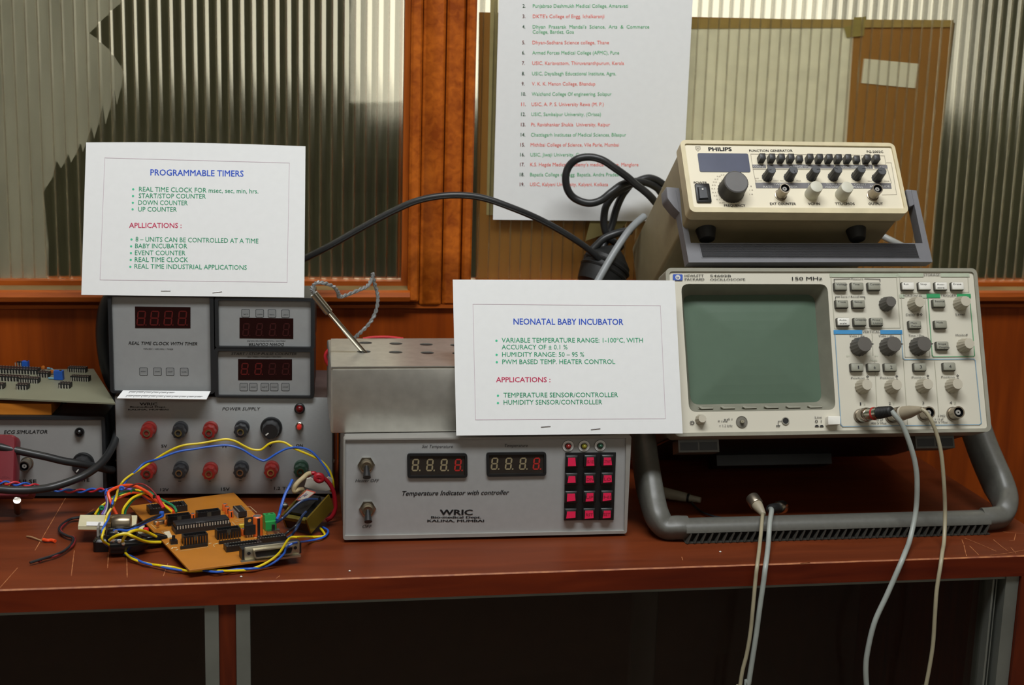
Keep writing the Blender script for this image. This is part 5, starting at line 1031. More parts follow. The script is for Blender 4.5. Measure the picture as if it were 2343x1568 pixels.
mb.add([tuple(p) for p in wf] + [tuple(p + Vector((0, .004, 0))) for p in wf], [tuple(range(n)), tuple(reversed(range(n, 2 * n)))] + [(i, n + i, n + (i + 1) % n, (i + 1) % n) for i in range(n)])
put('paper_insulation', mb.mesh('insulation', mat('white_insulation', (196, 190, 178), .7)), tf)
put('sleeved_lead', MB().tube([atY(*cG(*p), d) for *p, d in ((720, 470, 1.36), (640, 480, 1.352), (585, 510, 1.35), (575, 470, 1.35), (600, 400, 1.35), (660, 330, 1.352), (740, 260, 1.355), (810, 200, 1.36), (880, 180, 1.36))], .0024, 10).mesh('lead', mat('cream_sleeve', (176, 158, 120), .6)), tf)
put('red_lead', MB().tube([atY(*cG(*p), 1.362) for p in ((800, 235), (860, 200), (930, 180), (980, 230), (1040, 260), (1130, 290), (1220, 390), (1280, 520), (1310, 690), (1310, 830), (1250, 960), (1150, 1030))], .0021, 10).mesh('red_lead', mat('crimson_lead', (170, 26, 40), .35)), tf)
put('red_knot', MB().tube([atY(*cG(*p), 1.355) for p in ((950, 250), (1000, 215), (1060, 230), (1080, 290), (1020, 320), (960, 280), (990, 240), (1060, 260))], .0026, 10).mesh('red_knot', mat('crimson_lead', (170, 26, 40), .35)), tf)
put('bolt', MB().lathe([(.0038, 0), (.0038, .003), (.002, .004)], 12).mesh('bolt', M_chrome), tf, Matrix.Translation(atY(*cG(400, 770), 1.36)) @ Matrix.Rotation(math.pi / 2, 4, 'X'))
# ------------------------------------------------------------------ cream strip with potentiometer and black parts left of the orange board
s_ = [atZ(*cF(*p), .019) for p in ((120, 802), (985, 815), (1008, 650), (150, 642))]
ST = Frame((s_[0].x, s_[0].y, .019), (s_[1].x - s_[0].x, s_[1].y - s_[0].y, 0), (s_[3].x - s_[0].x, s_[3].y - s_[0].y, 0))
cs = thing('cream_panel_strip', 'narrow cream plastic strip carrying a metal potentiometer beside the orange board', 'panel strip', ((s_[0] + s_[1]) / 2))
q = [ST.I @ p for p in s_]; put('strip', MB().prism([(p.x, p.y) for p in q], -.004, 0, ch=.0004).mesh('strip', mat('ivory_strip', (214, 208, 172), .45)), cs, ST.M)
q = [ST.uv(cF(*p)) for p in ((245, 805), (500, 810), (510, 752), (250, 748))]; put('sticker', MB().prism(q, 0, .0003).mesh('sticker', M_paper), cs, ST.M)
put('leg', MB().box(.02, .024, .002, .016, -.0185, -.004).mesh('leg', mat('ivory_strip', (214, 208, 172), .45)), cs, ST.M)
put('leg', MB().box(.055, .059, .002, .014, -.0185, -.004).mesh('leg', mat('ivory_strip', (214, 208, 172), .45)), cs, ST.M)
pc = atZ(*cF(800, 770), .026); XP_ = Matrix.Translation(pc) @ Matrix.Rotation(math.radians(90), 4, 'Y') @ Matrix.Rotation(0, 4, 'X')
put('potentiometer', MB().lathe([(.0080, -.010), (.0086, -.009), (.0086, .006), (.0078, .0070)], 28).mesh('pot', mat('pot_can', (140, 128, 108), .32, .85)), cs, XP_)
put('pot_tags', MB().box(-.007, .007, -.004, .004, -.0140, -.010).box(-.003, .010, -.009, -.004, -.015, -.0105).mesh('tags', mat('pot_phenolic', (110, 84, 44), .6)), cs, XP_)
jb = atZ(*cF(800, 1120), .001)
jk = thing('black_terminal_cluster', 'glossy black connector shells lying left of the orange board', 'connector', (jb.x, jb.y, 0))
M_gb = mat('gloss_black_plastic', (16, 16, 17), .18)
def shell(px, z, r, ln, ang, name):
    p = atZ(*cF(*px), z); put(name, MB().lathe([(r * .5, -ln / 2), (r * .95, -ln / 2 + .002), (r, -ln * .2), (r * .9, ln * .3), (r * .55, ln / 2), (r * .4, ln / 2 + .002)], 22).mesh(name, M_gb), jk, Matrix.Translation(p) @ Matrix.Rotation(math.radians(ang), 4, 'Z') @ Matrix.Rotation(math.pi / 2, 4, 'Y'))
shell((850, 1075), .0105, .0102, .034, 8, 'connector_shell'); shell((760, 960), .018, .0085, .026, -6, 'connector_shell')
shell((1130, 1030), .0075, .0072, .036, 14, 'connector_shell')
p = atZ(*cF(505, 1060), .0065); put('end_block', MB().prism(rrect(-.009, .009, -.008, .008, .003, 4), -.0062, .0052, ch=.002).mesh('end_block', M_gb), jk, Matrix.Translation(p))
for x, y, zz_ in ((650, 1035, .020), (740, 1050, .021), (800, 1085, .021), (690, 900, .0265)):
    put('contact', MB().lathe([(.0016, 0), (.0016, .0012), (.0008, .0012)], 10).mesh('contact', M_chrome), jk, Matrix.Translation(atZ(*cF(x, y), zz_)) @ Matrix.Rotation(.6, 4, 'X'))
put('end_plate', MB().box(-.001, .001, -.008, .008, -.006, .010).mesh('end_plate', mat('clear_grey', (150, 148, 142), .3)), jk, Matrix.Translation(atZ(*cF(435, 950), .010)))
# ------------------------------------------------------------------ loose wires
def w3(name, label, pts, r, m, cc, group=None, n=6, seg=8): return tag(put(name, MB().tube([atZ(*cc(x, y), z) if k == 'z' else DF.at(*DF.uv(cc(x, y), z), z) if k == 'd' else atY(*cc(x, y), z) for x, y, z, k in pts], r, seg, n).mesh(name, m)), label, 'wire', group)
Yv = 1.408
I_ = lambda x, y: (x, y)
yel = [(*cG(1040, 1170), .003, 'z'), (*cG(1090, 1225), .003, 'z'), (*cG(1120, 1300), .003, 'z'), (*cG(1000, 1322), .003, 'z'), (*cG(850, 1325), .005, 'z'), (*cG(640, 1328), .010, 'd'), (*cG(480, 1360), .0095, 'd'), (*cE(2010, 860), .0085, 'd'), (*cE(1880, 970), .0085, 'd'), (*cE(1720, 1050), .0045, 'z'), (*cE(1560, 1088), .003, 'z'), (*cE(1330, 1098), .0045, 'z'), (*cE(1080, 1092), .003, 'z'), (*cE(840, 1100), .0045, 'z'), (*cE(660, 1055), .003, 'z'), (*cE(480, 1030), .0045, 'z'), (*cE(300, 1000), .003, 'z'), (*cE(120, 940), .0045, 'z'), (*cF(800, 1190), .0045, 'z'), (*cF(690, 1150), .008, 'z'), (*cF(570, 1085), .014, 'z'), (*cF(480, 1010), .024, 'z'), (*cF(505, 880), .030, 'z'), (*cF(525, 760), .034, 'z'), (*cF(560, 640), .040, 'z'), (*cF(640, 510), .046, 'z'), (*cF(690, 390), .052, 'z'), (*cF(720, 270), 1.385, 'y'), (*cF(790, 150), 1.395, 'y'), (*cF(880, 70), 1.40, 'y'), (*cC(330, 855), 1.405, 'y'), (*cC(500, 745), Yv, 'y'), (*cC(640, 660), Yv, 'y'), (*cC(780, 605), Yv, 'y'), (*cC(950, 585), Yv, 'y'), (*cC(1080, 562), Yv, 'y'), (*cC(1200, 545), Yv, 'y'), (*cC(1290, 562), Yv, 'y'), (*cC(1380, 610), Yv, 'y'), (*cC(1460, 645), Yv, 'y'), (*cC(1550, 648), Yv, 'y'), (*cC(1630, 590), Yv, 'y'), (*cC(1710, 568), Yv, 'y'), (*cC(1790, 580), Yv, 'y'), (*cC(1890, 640), Yv - .005, 'y'), (*cC(2020, 695), Yv - .012, 'y'), (*cC(2140, 755), 1.39, 'y'), (*cC(2220, 840), 1.385, 'y'), (*cC(2260, 940), 1.38, 'y'), (*cC(2270, 1020), 1.378, 'y'), (*cG(1270, 470), 1.378, 'y'), (*cG(1220, 505), 1.376, 'y')]
blu = [(*cG(1085, 1150), .003, 'z'), (*cG(1180, 1210), .003, 'z'), (*cG(1150, 1290), .003, 'z'), (*cG(1050, 1350), .003, 'z'), (*cG(850, 1395), .004, 'z'), (*cG(560, 1440), .009, 'd'), (*cG(430, 1530), .008, 'd'), (*cE(2060, 880), .008, 'd'), (*cE(1950, 980), .008, 'd'), (*cE(1800, 1050), .003, 'z'), (*cE(1640, 1070), .0045, 'z'), (*cE(1440, 1080), .003, 'z'), (*cE(1200, 1112), .0045, 'z'), (*cE(970, 1085), .003, 'z'), (*cE(840, 1098), .003, 'z'), (*cE(640, 1075), .0045, 'z'), (*cE(440, 1035), .003, 'z'), (*cE(260, 990), .0045, 'z'), (*cE(110, 910), .003, 'z'), (*cF(780, 1215), .003, 'z'), (*cF(690, 1125), .010, 'z'), (*cF(560, 1105), .010, 'z'), (*cF(490, 1020), .020, 'z'), (*cF(480, 900), .029, 'z'), (*cF(520, 800), .033, 'z'), (*cF(570, 700), .036, 'z'), (*cF(610, 560), .043, 'z'), (*cF(650, 430), .050, 'z'), (*cF(720, 300), 1.388, 'y'), (*cF(800, 200), 1.395, 'y'), (*cF(860, 110), 1.40, 'y'), (*cC(330, 840), 1.405, 'y'), (*cC(400, 780), Yv, 'y'), (*cC(530, 740), Yv - .004, 'y'), (*cC(720, 670), Yv - .004, 'y'), (*cC(900, 640), Yv - .004, 'y'), (*cC(1060, 615), Yv - .004, 'y'), (*cC(1220, 605), Yv - .004, 'y'), (*cC(1350, 640), Yv - .004, 'y'), (*cC(1450, 700), Yv - .004, 'y'), (*cC(1540, 748), Yv - .004, 'y'), (*cC(1600, 752), Yv - .004, 'y'), (*cC(1700, 690), Yv - .004, 'y'), (*cC(1800, 640), Yv - .004, 'y'), (*cC(1900, 625), Yv - .006, 'y'), (*cC(2010, 645), Yv - .01, 'y'), (*cC(2090, 700), 1.392, 'y'), (*cC(2170, 800), 1.386, 'y'), (*cC(2225, 890), 1.382, 'y'), (*cC(2250, 1000), 1.38, 'y')]
w3('wire', 'long yellow wire looping over the power supply and in front of the orange board', yel, .00115, M_wyel, I_, 'twisted yellow and blue pair', n=5)
w3('wire', 'long blue wire twisted with the yellow one around the orange board', blu, .0011, M_wblu, I_, 'twisted yellow and blue pair', n=5)
# colour harness from the cream strip over to the left header
hz = lambda pts: [(x, y, d, 'y') for x, y, d in pts]
H_ = 'colour wires from the cream strip to the orange board'
w3('wire', 'thick orange wire arching from behind the cream strip to the board', hz([(700, 640, 1.36), (650, 540, 1.362), (600, 420, 1.365), (575, 310, 1.37), (640, 260, 1.375), (740, 220, 1.378), (860, 200, 1.378), (980, 215, 1.375), (1100, 270, 1.37), (1200, 340, 1.362), (1280, 420, 1.355), (1400, 500, 1.348), (1500, 555, 1.338), (1550, 605, 1.33)]), .00155, M_wora, cF, H_)
w3('wire', 'second orange wire crossing low behind the cream strip', hz([(400, 640, 1.372), (470, 560, 1.372), (560, 490, 1.374), (690, 415, 1.376), (810, 360, 1.378), (930, 315, 1.378), (1060, 330, 1.374), (1180, 400, 1.366), (1280, 440, 1.358)]), .00126, M_wora, cF, H_)
w3('wire', 'green wire arching highest over to the left header', hz([(420, 640, 1.370), (470, 540, 1.372), (560, 440, 1.376), (700, 350, 1.38), (820, 305, 1.382), (950, 285, 1.382), (1060, 300, 1.378), (1180, 300, 1.37), (1280, 370, 1.36), (1400, 430, 1.35), (1530, 500, 1.34), (1580, 560, 1.333), (1592, 605, 1.33)]), .00118, M_wgrn, cF, H_)
w3('wire', 'yellow wire of the harness running down into the left header', hz([(375, 640, 1.368), (430, 560, 1.37), (500, 490, 1.372), (620, 415, 1.376), (740, 370, 1.379), (860, 320, 1.382), (990, 275, 1.381), (1100, 310, 1.376), (1220, 350, 1.368), (1290, 390, 1.358), (1380, 470, 1.348), (1460, 540, 1.34), (1530, 600, 1.33)]), .00118, M_wyel, cF, H_)
w3('wire', 'yellow wire forming a separate loop behind the potentiometer', hz([(785, 640, 1.352), (800, 560, 1.354), (860, 470, 1.358), (940, 390, 1.364), (1050, 340, 1.37), (1160, 310, 1.372), (1250, 350, 1.366)]), .00126, M_wyel, cF, H_)
w3('wire', 'green wire alongside the yellow loop behind the potentiometer', hz([(820, 640, 1.356), (835, 570, 1.358), (890, 480, 1.362), (960, 410, 1.368), (1050, 360, 1.374)]), .00118, M_wgrn, cF, H_)
w3('wire', 'violet wire bending over at the left of the harness', hz([(480, 640, 1.366), (520, 570, 1.368), (555, 470, 1.37), (540, 370, 1.372), (535, 310, 1.374), (590, 255, 1.38), (700, 240, 1.385), (820, 250, 1.388), (960, 280, 1.386), (1090, 360, 1.376), (1220, 460, 1.364)]), .00118, M_wvio, cF, H_)
w3('wire', 'white wire in the bundle left of the harness', hz([(510, 640, 1.362), (550, 560, 1.364), (570, 460, 1.366), (560, 360, 1.37), (550, 300, 1.374), (580, 262, 1.38), (640, 250, 1.384)]), .00096, M_wwht, cF, H_)
w3('wire', 'dark grey wire in the bundle left of the harness', hz([(545, 640, 1.36), (575, 560, 1.362), (590, 460, 1.364), (575, 360, 1.368), (565, 290, 1.373), (600, 250, 1.38), (760, 230, 1.388), (900, 250, 1.39)]), .00096, M_wblk, cF, H_)
w3('wire', 'thin maroon wire arching above the harness to the header', hz([(830, 250, 1.372), (920, 210, 1.37), (1010, 180, 1.366), (1100, 188, 1.362), (1190, 240, 1.358), (1260, 310, 1.353), (1310, 380, 1.348), (1360, 470, 1.342), (1400, 540, 1.338)]), .00081, M_wmar, cF, H_)
w3('wire', 'stout red sleeve at the end of the maroon wire', hz([(1310, 370, 1.346), (1350, 450, 1.341), (1405, 540, 1.336)]), .00178, mat('sleeve_red', (200, 30, 34), .4), cF, H_)
for (x, y, d, m, nm) in ((560, 308, 1.372, M_wblu, 'blue cable tie knotted round the violet and white wires'), (775, 240, 1.373, M_wblu, 'blue cable tie on the orange wire arch'), (945, 288, 1.379, M_wgrn, 'green cable tie on top of the harness arch'), (478, 535, 1.369, M_wgrn, 'green cable tie low on the yellow and green wires'), (1278, 370, 1.357, M_wblk, 'black cable tie just above the left header')):
    p = atY(*cF(x, y), d); tag(put('cable_tie', MB().tube([p + Vector((.0016 * math.cos(a), -.0010, .0016 * math.sin(a))) for a in [i * .7 for i in range(10)]], .0011, 8, n=3).mesh('tie', m)), nm, 'cable tie', 'ties round the colour harness')
# short wires into the black connectors
w3('wire', 'upper short yellow wire from the black shells to the orange board', [(790, 1050, .022, 'z'), (800, 1000, .026, 'z'), (870, 920, .030, 'z'), (960, 880, .031, 'z'), (1060, 875, .028, 'z'), (1160, 905, .020, 'z'), (1290, 970, .0125, 'z')], .0014, M_wyel, cF)
w3('wire', 'lower short yellow wire from the black shells to the orange board', [(590, 1025, .024, 'z'), (650, 980, .028, 'z'), (740, 940, .031, 'z'), (850, 930, .031, 'z'), (950, 970, .028, 'z'), (1060, 1020, .020, 'z'), (1180, 1050, .013, 'z'), (1360, 1052, .0105, 'z')], .0014, M_wyel, cF)
w3('wire', 'blue wire rising from the potentiometer to the board corner', [(640, 885, .024, 'z'), (740, 870, .026, 'z'), (860, 880, .027, 'z'), (960, 850, .028, 'z'), (1080, 790, .028, 'z'), (1220, 720, .027, 'z'), (1370, 670, .026, 'z'), (1385, 640, .026, 'z')], .0012, M_wblu, cF)
w3('wire', 'black wire beside the blue one above the board corner', [(760, 850, .024, 'z'), (880, 845, .027, 'z'), (1000, 800, .030, 'z'), (1120, 740, .030, 'z'), (1260, 680, .029, 'z'), (1370, 640, .027, 'z')], .0012, M_wblk, cF)
p = atZ(*cF(1372, 632), .0275); tag(put('wire_end', MB().lathe([(0, -.003), (.0022, -.0022), (.0025, 0), (.0022, .0022), (0, .003)], 14).mesh('end', M_wblu)), 'blue insulated wire end hovering above the board corner', 'wire', None); bpy.data.objects['wire_end'].matrix_world = Matrix.Translation(p)
p = atZ(*cF(1135, 872), .022); o_ = tag(put('red_bead', MB().lathe([(0, -.0028), (.0025, -.002), (.0028, 0), (.0025, .002), (0, .0028)], 14).mesh('bead', mat('bead_red', (214, 40, 44), .35)), None), 'small red bead resting on the black connector shells', 'bead'); o_.matrix_world = Matrix.Translation(p)
# wires between transformer and green terminal
w3('wire', 'blue wire with free end standing up left of the transformer', [(258, 1015, .022, 'z'), (300, 930, 1.318, 'y'), (335, 800, 1.32, 'y'), (375, 660, 1.325, 'y'), (420, 540, 1.33, 'y'), (490, 410, 1.335, 'y'), (545, 295, 1.338, 'y')], .0014, M_wblu, cG)
w3('wire', 'dark blue wire from transformer top to the green terminal', [(258, 1060, .02, 'z'), (340, 1010, 1.318, 'y'), (430, 930, 1.32, 'y'), (560, 800, 1.323, 'y'), (700, 690, 1.326, 'y'), (840, 650, 1.33, 'y'), (990, 655, 1.336, 'y')], .0014, mat('navy_wire', (28, 48, 84), .35), cG)
w3('wire', 'dark wire curling from the transformer foot to the board corner', [(440, 1350, .010, 'z'), (530, 1290, .012, 'z'), (610, 1180, .018, 'z'), (670, 1060, 1.312, 'y'), (720, 950, 1.314, 'y'), (790, 870, 1.318, 'y')], .0013, mat('navy_wire', (28, 48, 84), .35), cG)
w3('wire', 'thin black wire from the transformer frame to the board edge', [(370, 1315, .010, 'z'), (470, 1230, .012, 'z'), (600, 1130, .018, 'z'), (690, 1000, 1.313, 'y'), (760, 900, 1.316, 'y')], .0012, M_wblk, cG)
# twisted pair on the left, red-black pair, scrap of strand
cfull = lambda x, y: (x, y)
for m, ph, lb in ((M_wblu, 0, 'blue strand of the twisted pair crossing in front of the ECG simulator'), (mat('red_wire', (196, 40, 50)), math.pi, 'red strand of the twisted pair crossing in front of the ECG simulator')):
    base = spline([atY(*cD(x, y), d) for x, y, d in ((-500, 1180, 1.385), (-220, 1150, 1.384), (-30, 1135, 1.384), (60, 1142, 1.384), (180, 1150, 1.386), (300, 1165, 1.392), (420, 1190, 1.40), (560, 1207, 1.404), (700, 1208, 1.402), (830, 1200, 1.396), (920, 1205, 1.385))], 8)
    pts = [p + Vector((0, .0013 * math.sin(i * .55 + ph), .0016 * math.cos(i * .55 + ph))) for i, p in enumerate(base)]
    tag(put('wire', MB().tube(pts, .0010, 8, raw=True).mesh('wire', m)), lb, 'wire', 'red and blue twisted pair')
c5 = crop(0, 1080, 2.929)
rb = [(640, 268, .012), (560, 298, .006), (470, 318, .004), (405, 365, .004), (400, 400, .004), (440, 425, .004), (490, 445, .004), (480, 485, .004), (430, 530, .004), (360, 560, .004), (280, 585, .004), (200, 610, .003)]
w3('wire', 'thin black wire of the red and black pair ending on the bare worktop', [(x, y, z, 'z') for x, y, z in rb], .0013, M_wblk, c5, 'red and black pair')
w3('wire', 'thin dark red wire of the red and black pair ending on the bare worktop', [(x + 8, y + (5 if i % 2 else -3), z - .0008, 'z') for i, (x, y, z) in enumerate(rb[:-1])] + [(262, 602, .0024, 'z')], .0013, M_wmar, c5, 'red and black pair')
w3('wire_scrap', 'scrap of orange insulation with pale strands at the left of the worktop', [(290, 455, .002, 'z'), (320, 460, .0024, 'z'), (345, 458, .002, 'z'), (370, 465, .002, 'z')], .0017, M_wora, c5)
w3('wire_strand', 'loose bare copper strand lying beside the orange scrap', [(180, 433, .0012, 'z'), (210, 437, .002, 'z'), (245, 450, .0014, 'z'), (280, 463, .0012, 'z')], .0008, mat('bare_strand', (196, 158, 118), .4, .5), c5)
# ------------------------------------------------------------------ mains cables
M_cable = mat('black_mains_cable', (34, 35, 36), .38, var=.1)
def cable(label, pts, r, m=M_cable, cc=cfull, n=8, seg=12, name='cable'): return tag(put(name, MB().tube([atY(*cc(x, y), d) for x, y, d in pts], r, seg, n).mesh(name, m)), label, 'cable')
cable('thick black cable hanging across the upper front of the ECG simulator', [(-1100, 620, 1.43), (-500, 700, 1.43), (-60, 812, 1.424), (0, 832, 1.42), (120, 858, 1.42), (260, 888, 1.42), (400, 918, 1.422), (540, 952, 1.425), (680, 975, 1.43), (800, 998, 1.437), (880, 1018, 1.445), (960, 1030, 1.46)], .0040, cc=cD)
cable('thick black cable curving low in front of the ECG simulator', [(1010, 640, 1.475), (992, 740, 1.462), (960, 830, 1.448), (900, 930, 1.43), (820, 1010, 1.415), (700, 1085, 1.402), (560, 1140, 1.394), (420, 1180, 1.388), (260, 1200, 1.380), (100, 1202, 1.376), (-60, 1196, 1.376), (-500, 1230, 1.372), (-1100, 1300, 1.36)], .0040, cc=cD)
cable('black cable arching from behind the timer card to the mains plug behind the incubator card', [(640, 620, 1.545), (705, 588, 1.54), (760, 560, 1.535), (830, 520, 1.53), (900, 483, 1.525), (960, 458, 1.52), (1030, 447, 1.515), (1100, 452, 1.515), (1170, 475, 1.515), (1240, 505, 1.52), (1310, 545, 1.525), (1360, 582, 1.53), (1388, 615, 1.535)], .0037)
cable('coiled black cable looping in front of the poster beside the generator', [(1180, 610, 1.55), (1110, 530, 1.545), (1030, 460, 1.545), (950, 400, 1.545), (860, 320, 1.545), (720, 220, 1.545), (580, 130, 1.547), (440, 96, 1.55), (300, 118, 1.552), (205, 200, 1.555), (168, 320, 1.555), (190, 460, 1.555), (270, 560, 1.555), (420, 613, 1.552), (560, 582, 1.55), (680, 490, 1.55), (800, 405, 1.555), (940, 370, 1.56), (1080, 385, 1.565), (1190, 440, 1.57), (1240, 500, 1.572)], .0043, cc=cH)
cable('second black cable bend dropping below the poster', [(1260, 400, 1.572), (1180, 350, 1.57), (1090, 332, 1.568), (980, 365, 1.566), (830, 440, 1.566), (700, 530, 1.566), (620, 650, 1.566), (597, 780, 1.566), (605, 890, 1.566), (640, 980, 1.566), (720, 1060, 1.566), (800, 1110, 1.568)], .0043, cc=cH)
cable('third black cable running straight down behind the coil', [(880, 420, 1.574), (800, 530, 1.575), (735, 680, 1.575), (695, 830, 1.575), (650, 960, 1.573), (600, 1080, 1.57), (560, 1200, 1.565)], .0043, cc=cH)
cable('short black cable bend over the mains plug below the coil', [(900, 925, 1.555), (800, 935, 1.552), (700, 965, 1.55), (600, 1010, 1.55), (520, 1080, 1.55), (440, 1170, 1.55), (400, 1280, 1.552), (410, 1390, 1.555), (450, 1480, 1.56)], .0043, cc=cH)
cable('smooth grey cable slanting up past the incubator card to the generator', [(470, 1600, 1.50), (540, 1465, 1.505), (650, 1270, 1.512), (760, 1090, 1.52), (870, 930, 1.53), (960, 835, 1.54), (1050, 760, 1.548)], .0041, mat('grey_cable', (138, 142, 144), .4), cc=cH)
cable('pale grey cable end showing under the right of the function generator', [(1840, 880, 1.575), (1900, 915, 1.57), (1960, 945, 1.567), (2040, 985, 1.57), (2120, 1020, 1.575)], .0040, mat('pale_grey_cable', (160, 162, 158), .4), cc=cA)
p = atY(*cH(600, 1370), 1.548); mp = thing('mains_plug', 'round black mains plug hanging behind the incubator card', 'plug', p)
put('body', MB().lathe([(.012, -.024), (.024, -.02), (.027, -.006), (.026, .012), (.014, .024), (.006, .030)], 24).mesh('body', M_rubber), mp, Matrix.Translation(p) @ Matrix.Rotation(.5, 4, 'Y') @ Matrix.Rotation(-.3, 4, 'X'))
put('grip_ribs', MB().lathe([(.0275, -.004), (.0285, -.002), (.0275, 0)], 24).lathe([(.0275, .004), (.0285, .006), (.0272, .008)], 24).mesh('ribs', M_rubber), mp, Matrix.Translation(p) @ Matrix.Rotation(.5, 4, 'Y') @ Matrix.Rotation(-.3, 4, 'X'))
cable('black cable bulging out on the left behind the square clock box', [(258, 672, 1.545), (243, 700, 1.545), (236, 740, 1.545), (236, 780, 1.545), (243, 830, 1.545), (256, 872, 1.545), (275, 900, 1.545)], .0075)
# ------------------------------------------------------------------ oscilloscope leads
M_lg, M_lb = mat('grey_coax', (152, 158, 152), .42), mat('beige_coax', (158, 150, 124), .42)
def lead(label, pts, r, m, parts):
    P = [atY(*c8(x, y), d) for x, y, d in pts]; P += [P[-1] + Vector((.004, -.02, -.32)), P[-1] + Vector((.02, -.06, -.58)), P[-1] + Vector((.05, -.2, -.80 - P[-1].z - .046 + .0))]; P[-1].z = -.846; t = thing('coax_lead', label, 'cable', P[0]); put('cable', MB().tube(P, r, 12, 8).mesh('cable', m), t); parts(t, P); return t
def axial(mb, o, d):   # place a lathe along d at o
    return Matrix.Translation(o) @ d.to_track_quat('Z', 'Y').to_matrix().to_4x4()
def plug1(t, P):
    o = SO.at(*b1, .004); e = P[0]; d = (e - o).normalized(); L_ = (e - o).length; X = axial(None, o, d)
    put('coupling_ring', MB().lathe([(.0066, 0), (.0072, .001), (.0072, .008), (.0064, .009)], 24).mesh('ring', M_chrome), t, X)
    put('collar', MB().lathe([(.0062, .009), (.0062, .016), (.0062, L_ * .58)], 24, m=[0, 1]).mesh('collar', [M_chrome, M_chrome]), t, X)
    put('red_band', MB().lathe([(.0064, L_ * .40), (.0066, L_ * .41), (.0066, L_ * .45), (.0064, L_ * .46)], 24).mesh('band', mat('red_band', (186, 40, 38), .4)), t, X)
    pr = []
    for i in range(9): z = L_ * .58 + (L_ * .42) * i / 9; rr = .0058 - .0014 * i / 9; pr += [(rr, z), (rr + .0005, z + L_ * .02), (rr, z + L_ * .038)]
    put('boot', MB().lathe(pr + [(.0026, L_ * 1.02)], 20).mesh('boot', M_rubber), t, X)
def plug2(t, P):
    o = SO.at(*b2, .004); e = P[0]; d = (e - o).normalized(); L_ = (e - o).length; X = axial(None, o, d)
    put('coupling_ring', MB().lathe([(.0066, 0), (.0074, .001), (.0074, .010), (.0070, .011)], 24, flute=1, fl=.04).mesh('ring', mat('dull_nickel', (150, 140, 124), .32, .9)), t, X)
    put('ring_band', MB().lathe([(.0070, .011), (.0072, .012), (.0070, .0135)], 24).mesh('band', mat('pale_ring', (196, 190, 172), .5)), t, X)
    put('boot', MB().lathe([(.0068, .0135), (.0062, L_ * .6), (.0040, L_ * .86), (.0026, L_ * 1.0)], 20).mesh('boot', mat('beige_boot', (158, 148, 126), .5)), t, X)
Ysc = 1.262
lead('grey coaxial lead from the first oscilloscope input hanging over the worktop edge', [(1502, 96, Ysc), (1530, 130, Ysc - .004), (1562, 175, Ysc - .006), (1600, 270, 1.252), (1630, 380, 1.25), (1640, 490, 1.25), (1632, 640, 1.25), (1600, 790, 1.236), (1575, 858, 1.213), (1550, 920, 1.202), (1480, 1080, 1.198), (1412, 1230, 1.196), (1375, 1380, 1.196), (1364, 1480, 1.196), (1370, 1600, 1.196), (1380, 1760, 1.196)], .0026, M_lg, plug1)
lead('beige coaxial lead from the second oscilloscope input hanging over the worktop edge', [(1664, 86, Ysc + .004), (1690, 105, Ysc), (1715, 145, Ysc - .004), (1745, 220, 1.255), (1770, 330, 1.252), (1785, 500, 1.25), (1790, 650, 1.25), (1785, 790, 1.236), (1775, 858, 1.213), (1765, 930, 1.202), (1745, 1060, 1.198), (1735, 1200, 1.196), (1725, 1350, 1.196), (1705, 1480, 1.196), (1682, 1600, 1.196), (1660, 1740, 1.196)], .0020, M_lb, plug2)
def plug3(t, P):
    d = (P[0] - P[2]).normalized(); d = Vector((-.15, .9, .35)).normalized(); X = axial(None, P[0], d)
    put('boot', MB().lathe([(.0022, -.002), (.0030, 0), (.0052, .010), (.0056, .014)], 18).mesh('boot', mat('beige_boot', (158, 148, 126), .5)), t, X)
    put('coupling_ring', MB().lathe([(.0064, .014), (.0070, .015), (.0070, .025), (.006, .026)], 24).mesh('ring', mat('dull_nickel', (150, 140, 124), .32, .9)), t, X)
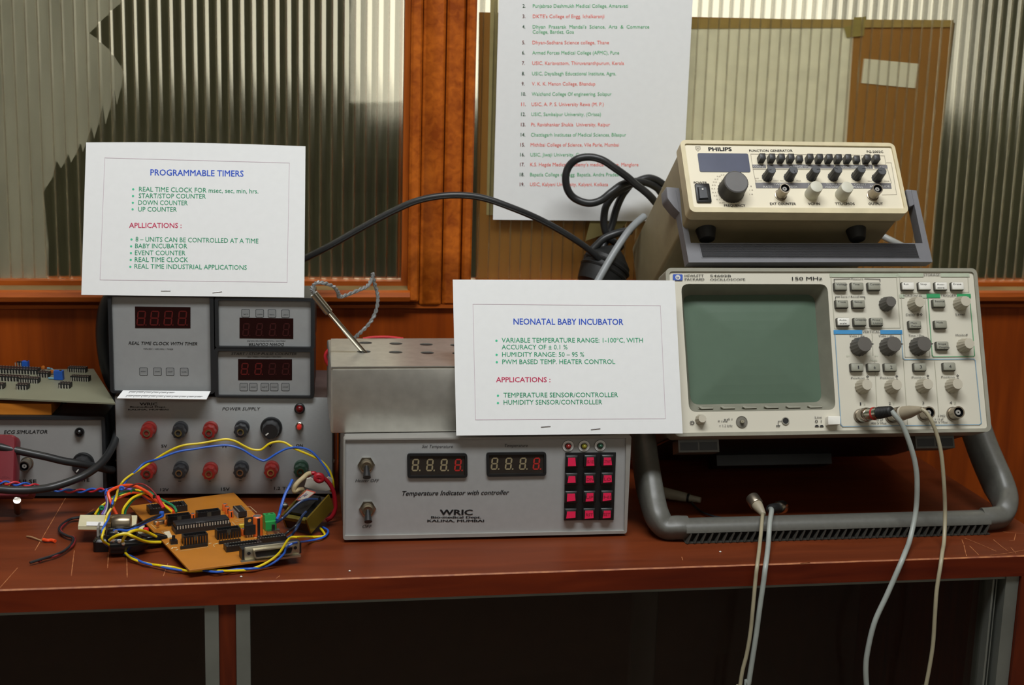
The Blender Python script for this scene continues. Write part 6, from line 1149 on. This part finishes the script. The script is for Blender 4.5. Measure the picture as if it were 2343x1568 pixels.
def plug4(t, P):
    X = axial(None, P[0], Vector((.72, .55, -.12)).normalized())
    put('boot', MB().lathe([(.0028, -.003), (.0046, .0), (.0052, .008), (.0048, .014)], 18).mesh('boot', M_rubber), t, X)
    put('coupling_ring', MB().lathe([(.0060, .014), (.0066, .015), (.0066, .024), (.0058, .025)], 22).mesh('ring', M_chrome), t, X)
lead('beige coaxial lead draped over the oscilloscope handle, left of the grey one', [(812, 648, 1.286), (808, 668, 1.272), (800, 760, 1.252), (788, 870, 1.217), (780, 930, 1.203), (771, 1010, 1.200), (758, 1150, 1.197), (745, 1280, 1.197), (725, 1400, 1.197), (700, 1500, 1.197), (686, 1600, 1.197), (670, 1740, 1.197)], .0019, M_lb, plug3)
lead('grey coaxial lead draped over the oscilloscope handle beside the beige one', [(850, 622, 1.296), (858, 632, 1.278), (848, 700, 1.262), (841, 800, 1.244), (833, 876, 1.215), (824, 940, 1.202), (814, 1020, 1.199), (795, 1150, 1.197), (775, 1300, 1.197), (755, 1430, 1.197), (735, 1560, 1.197), (715, 1720, 1.197)], .0025, M_lg, plug4)
# probe lying in the shade under the oscilloscope
a, b = atZ(*c12(300, 660), .008), atZ(*c12(735, 742), .006)
pb_ = thing('scope_probe', 'beige probe tip lying under the oscilloscope behind its handle', 'probe', a)
put('body', MB().tube([a, a.lerp(b, .35), a.lerp(b, .66), a.lerp(b, .70), b], lambda t: .0068 - .0038 * t, 14, raw=True).mesh('body', mat('probe_beige', (150, 142, 122), .5)), pb_)
put('ring', MB().tube([a.lerp(b, .69), a.lerp(b, .74)], .0048, 14, raw=True).mesh('ring', M_black), pb_)
put('ground_lead', MB().tube([atZ(*c12(x, y), .003) for x, y in ((625, 730), (660, 790), (740, 860), (850, 905), (960, 925))], .0012, 8).mesh('ground_lead', M_wblk), pb_)
# ------------------------------------------------------------------ crumbs on the worktop
for px, wh in (((552, 1320), 'below the orange circuit board'), ((800, 1307), 'in front of the temperature controller'), ((1648, 1263), 'in front of the oscilloscope handle')):
    p = atZ(*px, .0006); tag(put('crumb', MB().lathe([(0, -.0006), (.001, -.0003), (.0012, 0.0002), (0, .001)], 6).mesh('crumb', M_white), None, Matrix.Translation(p)), 'tiny pale crumb on the worktop ' + wh, 'crumb', 'crumbs on the worktop')
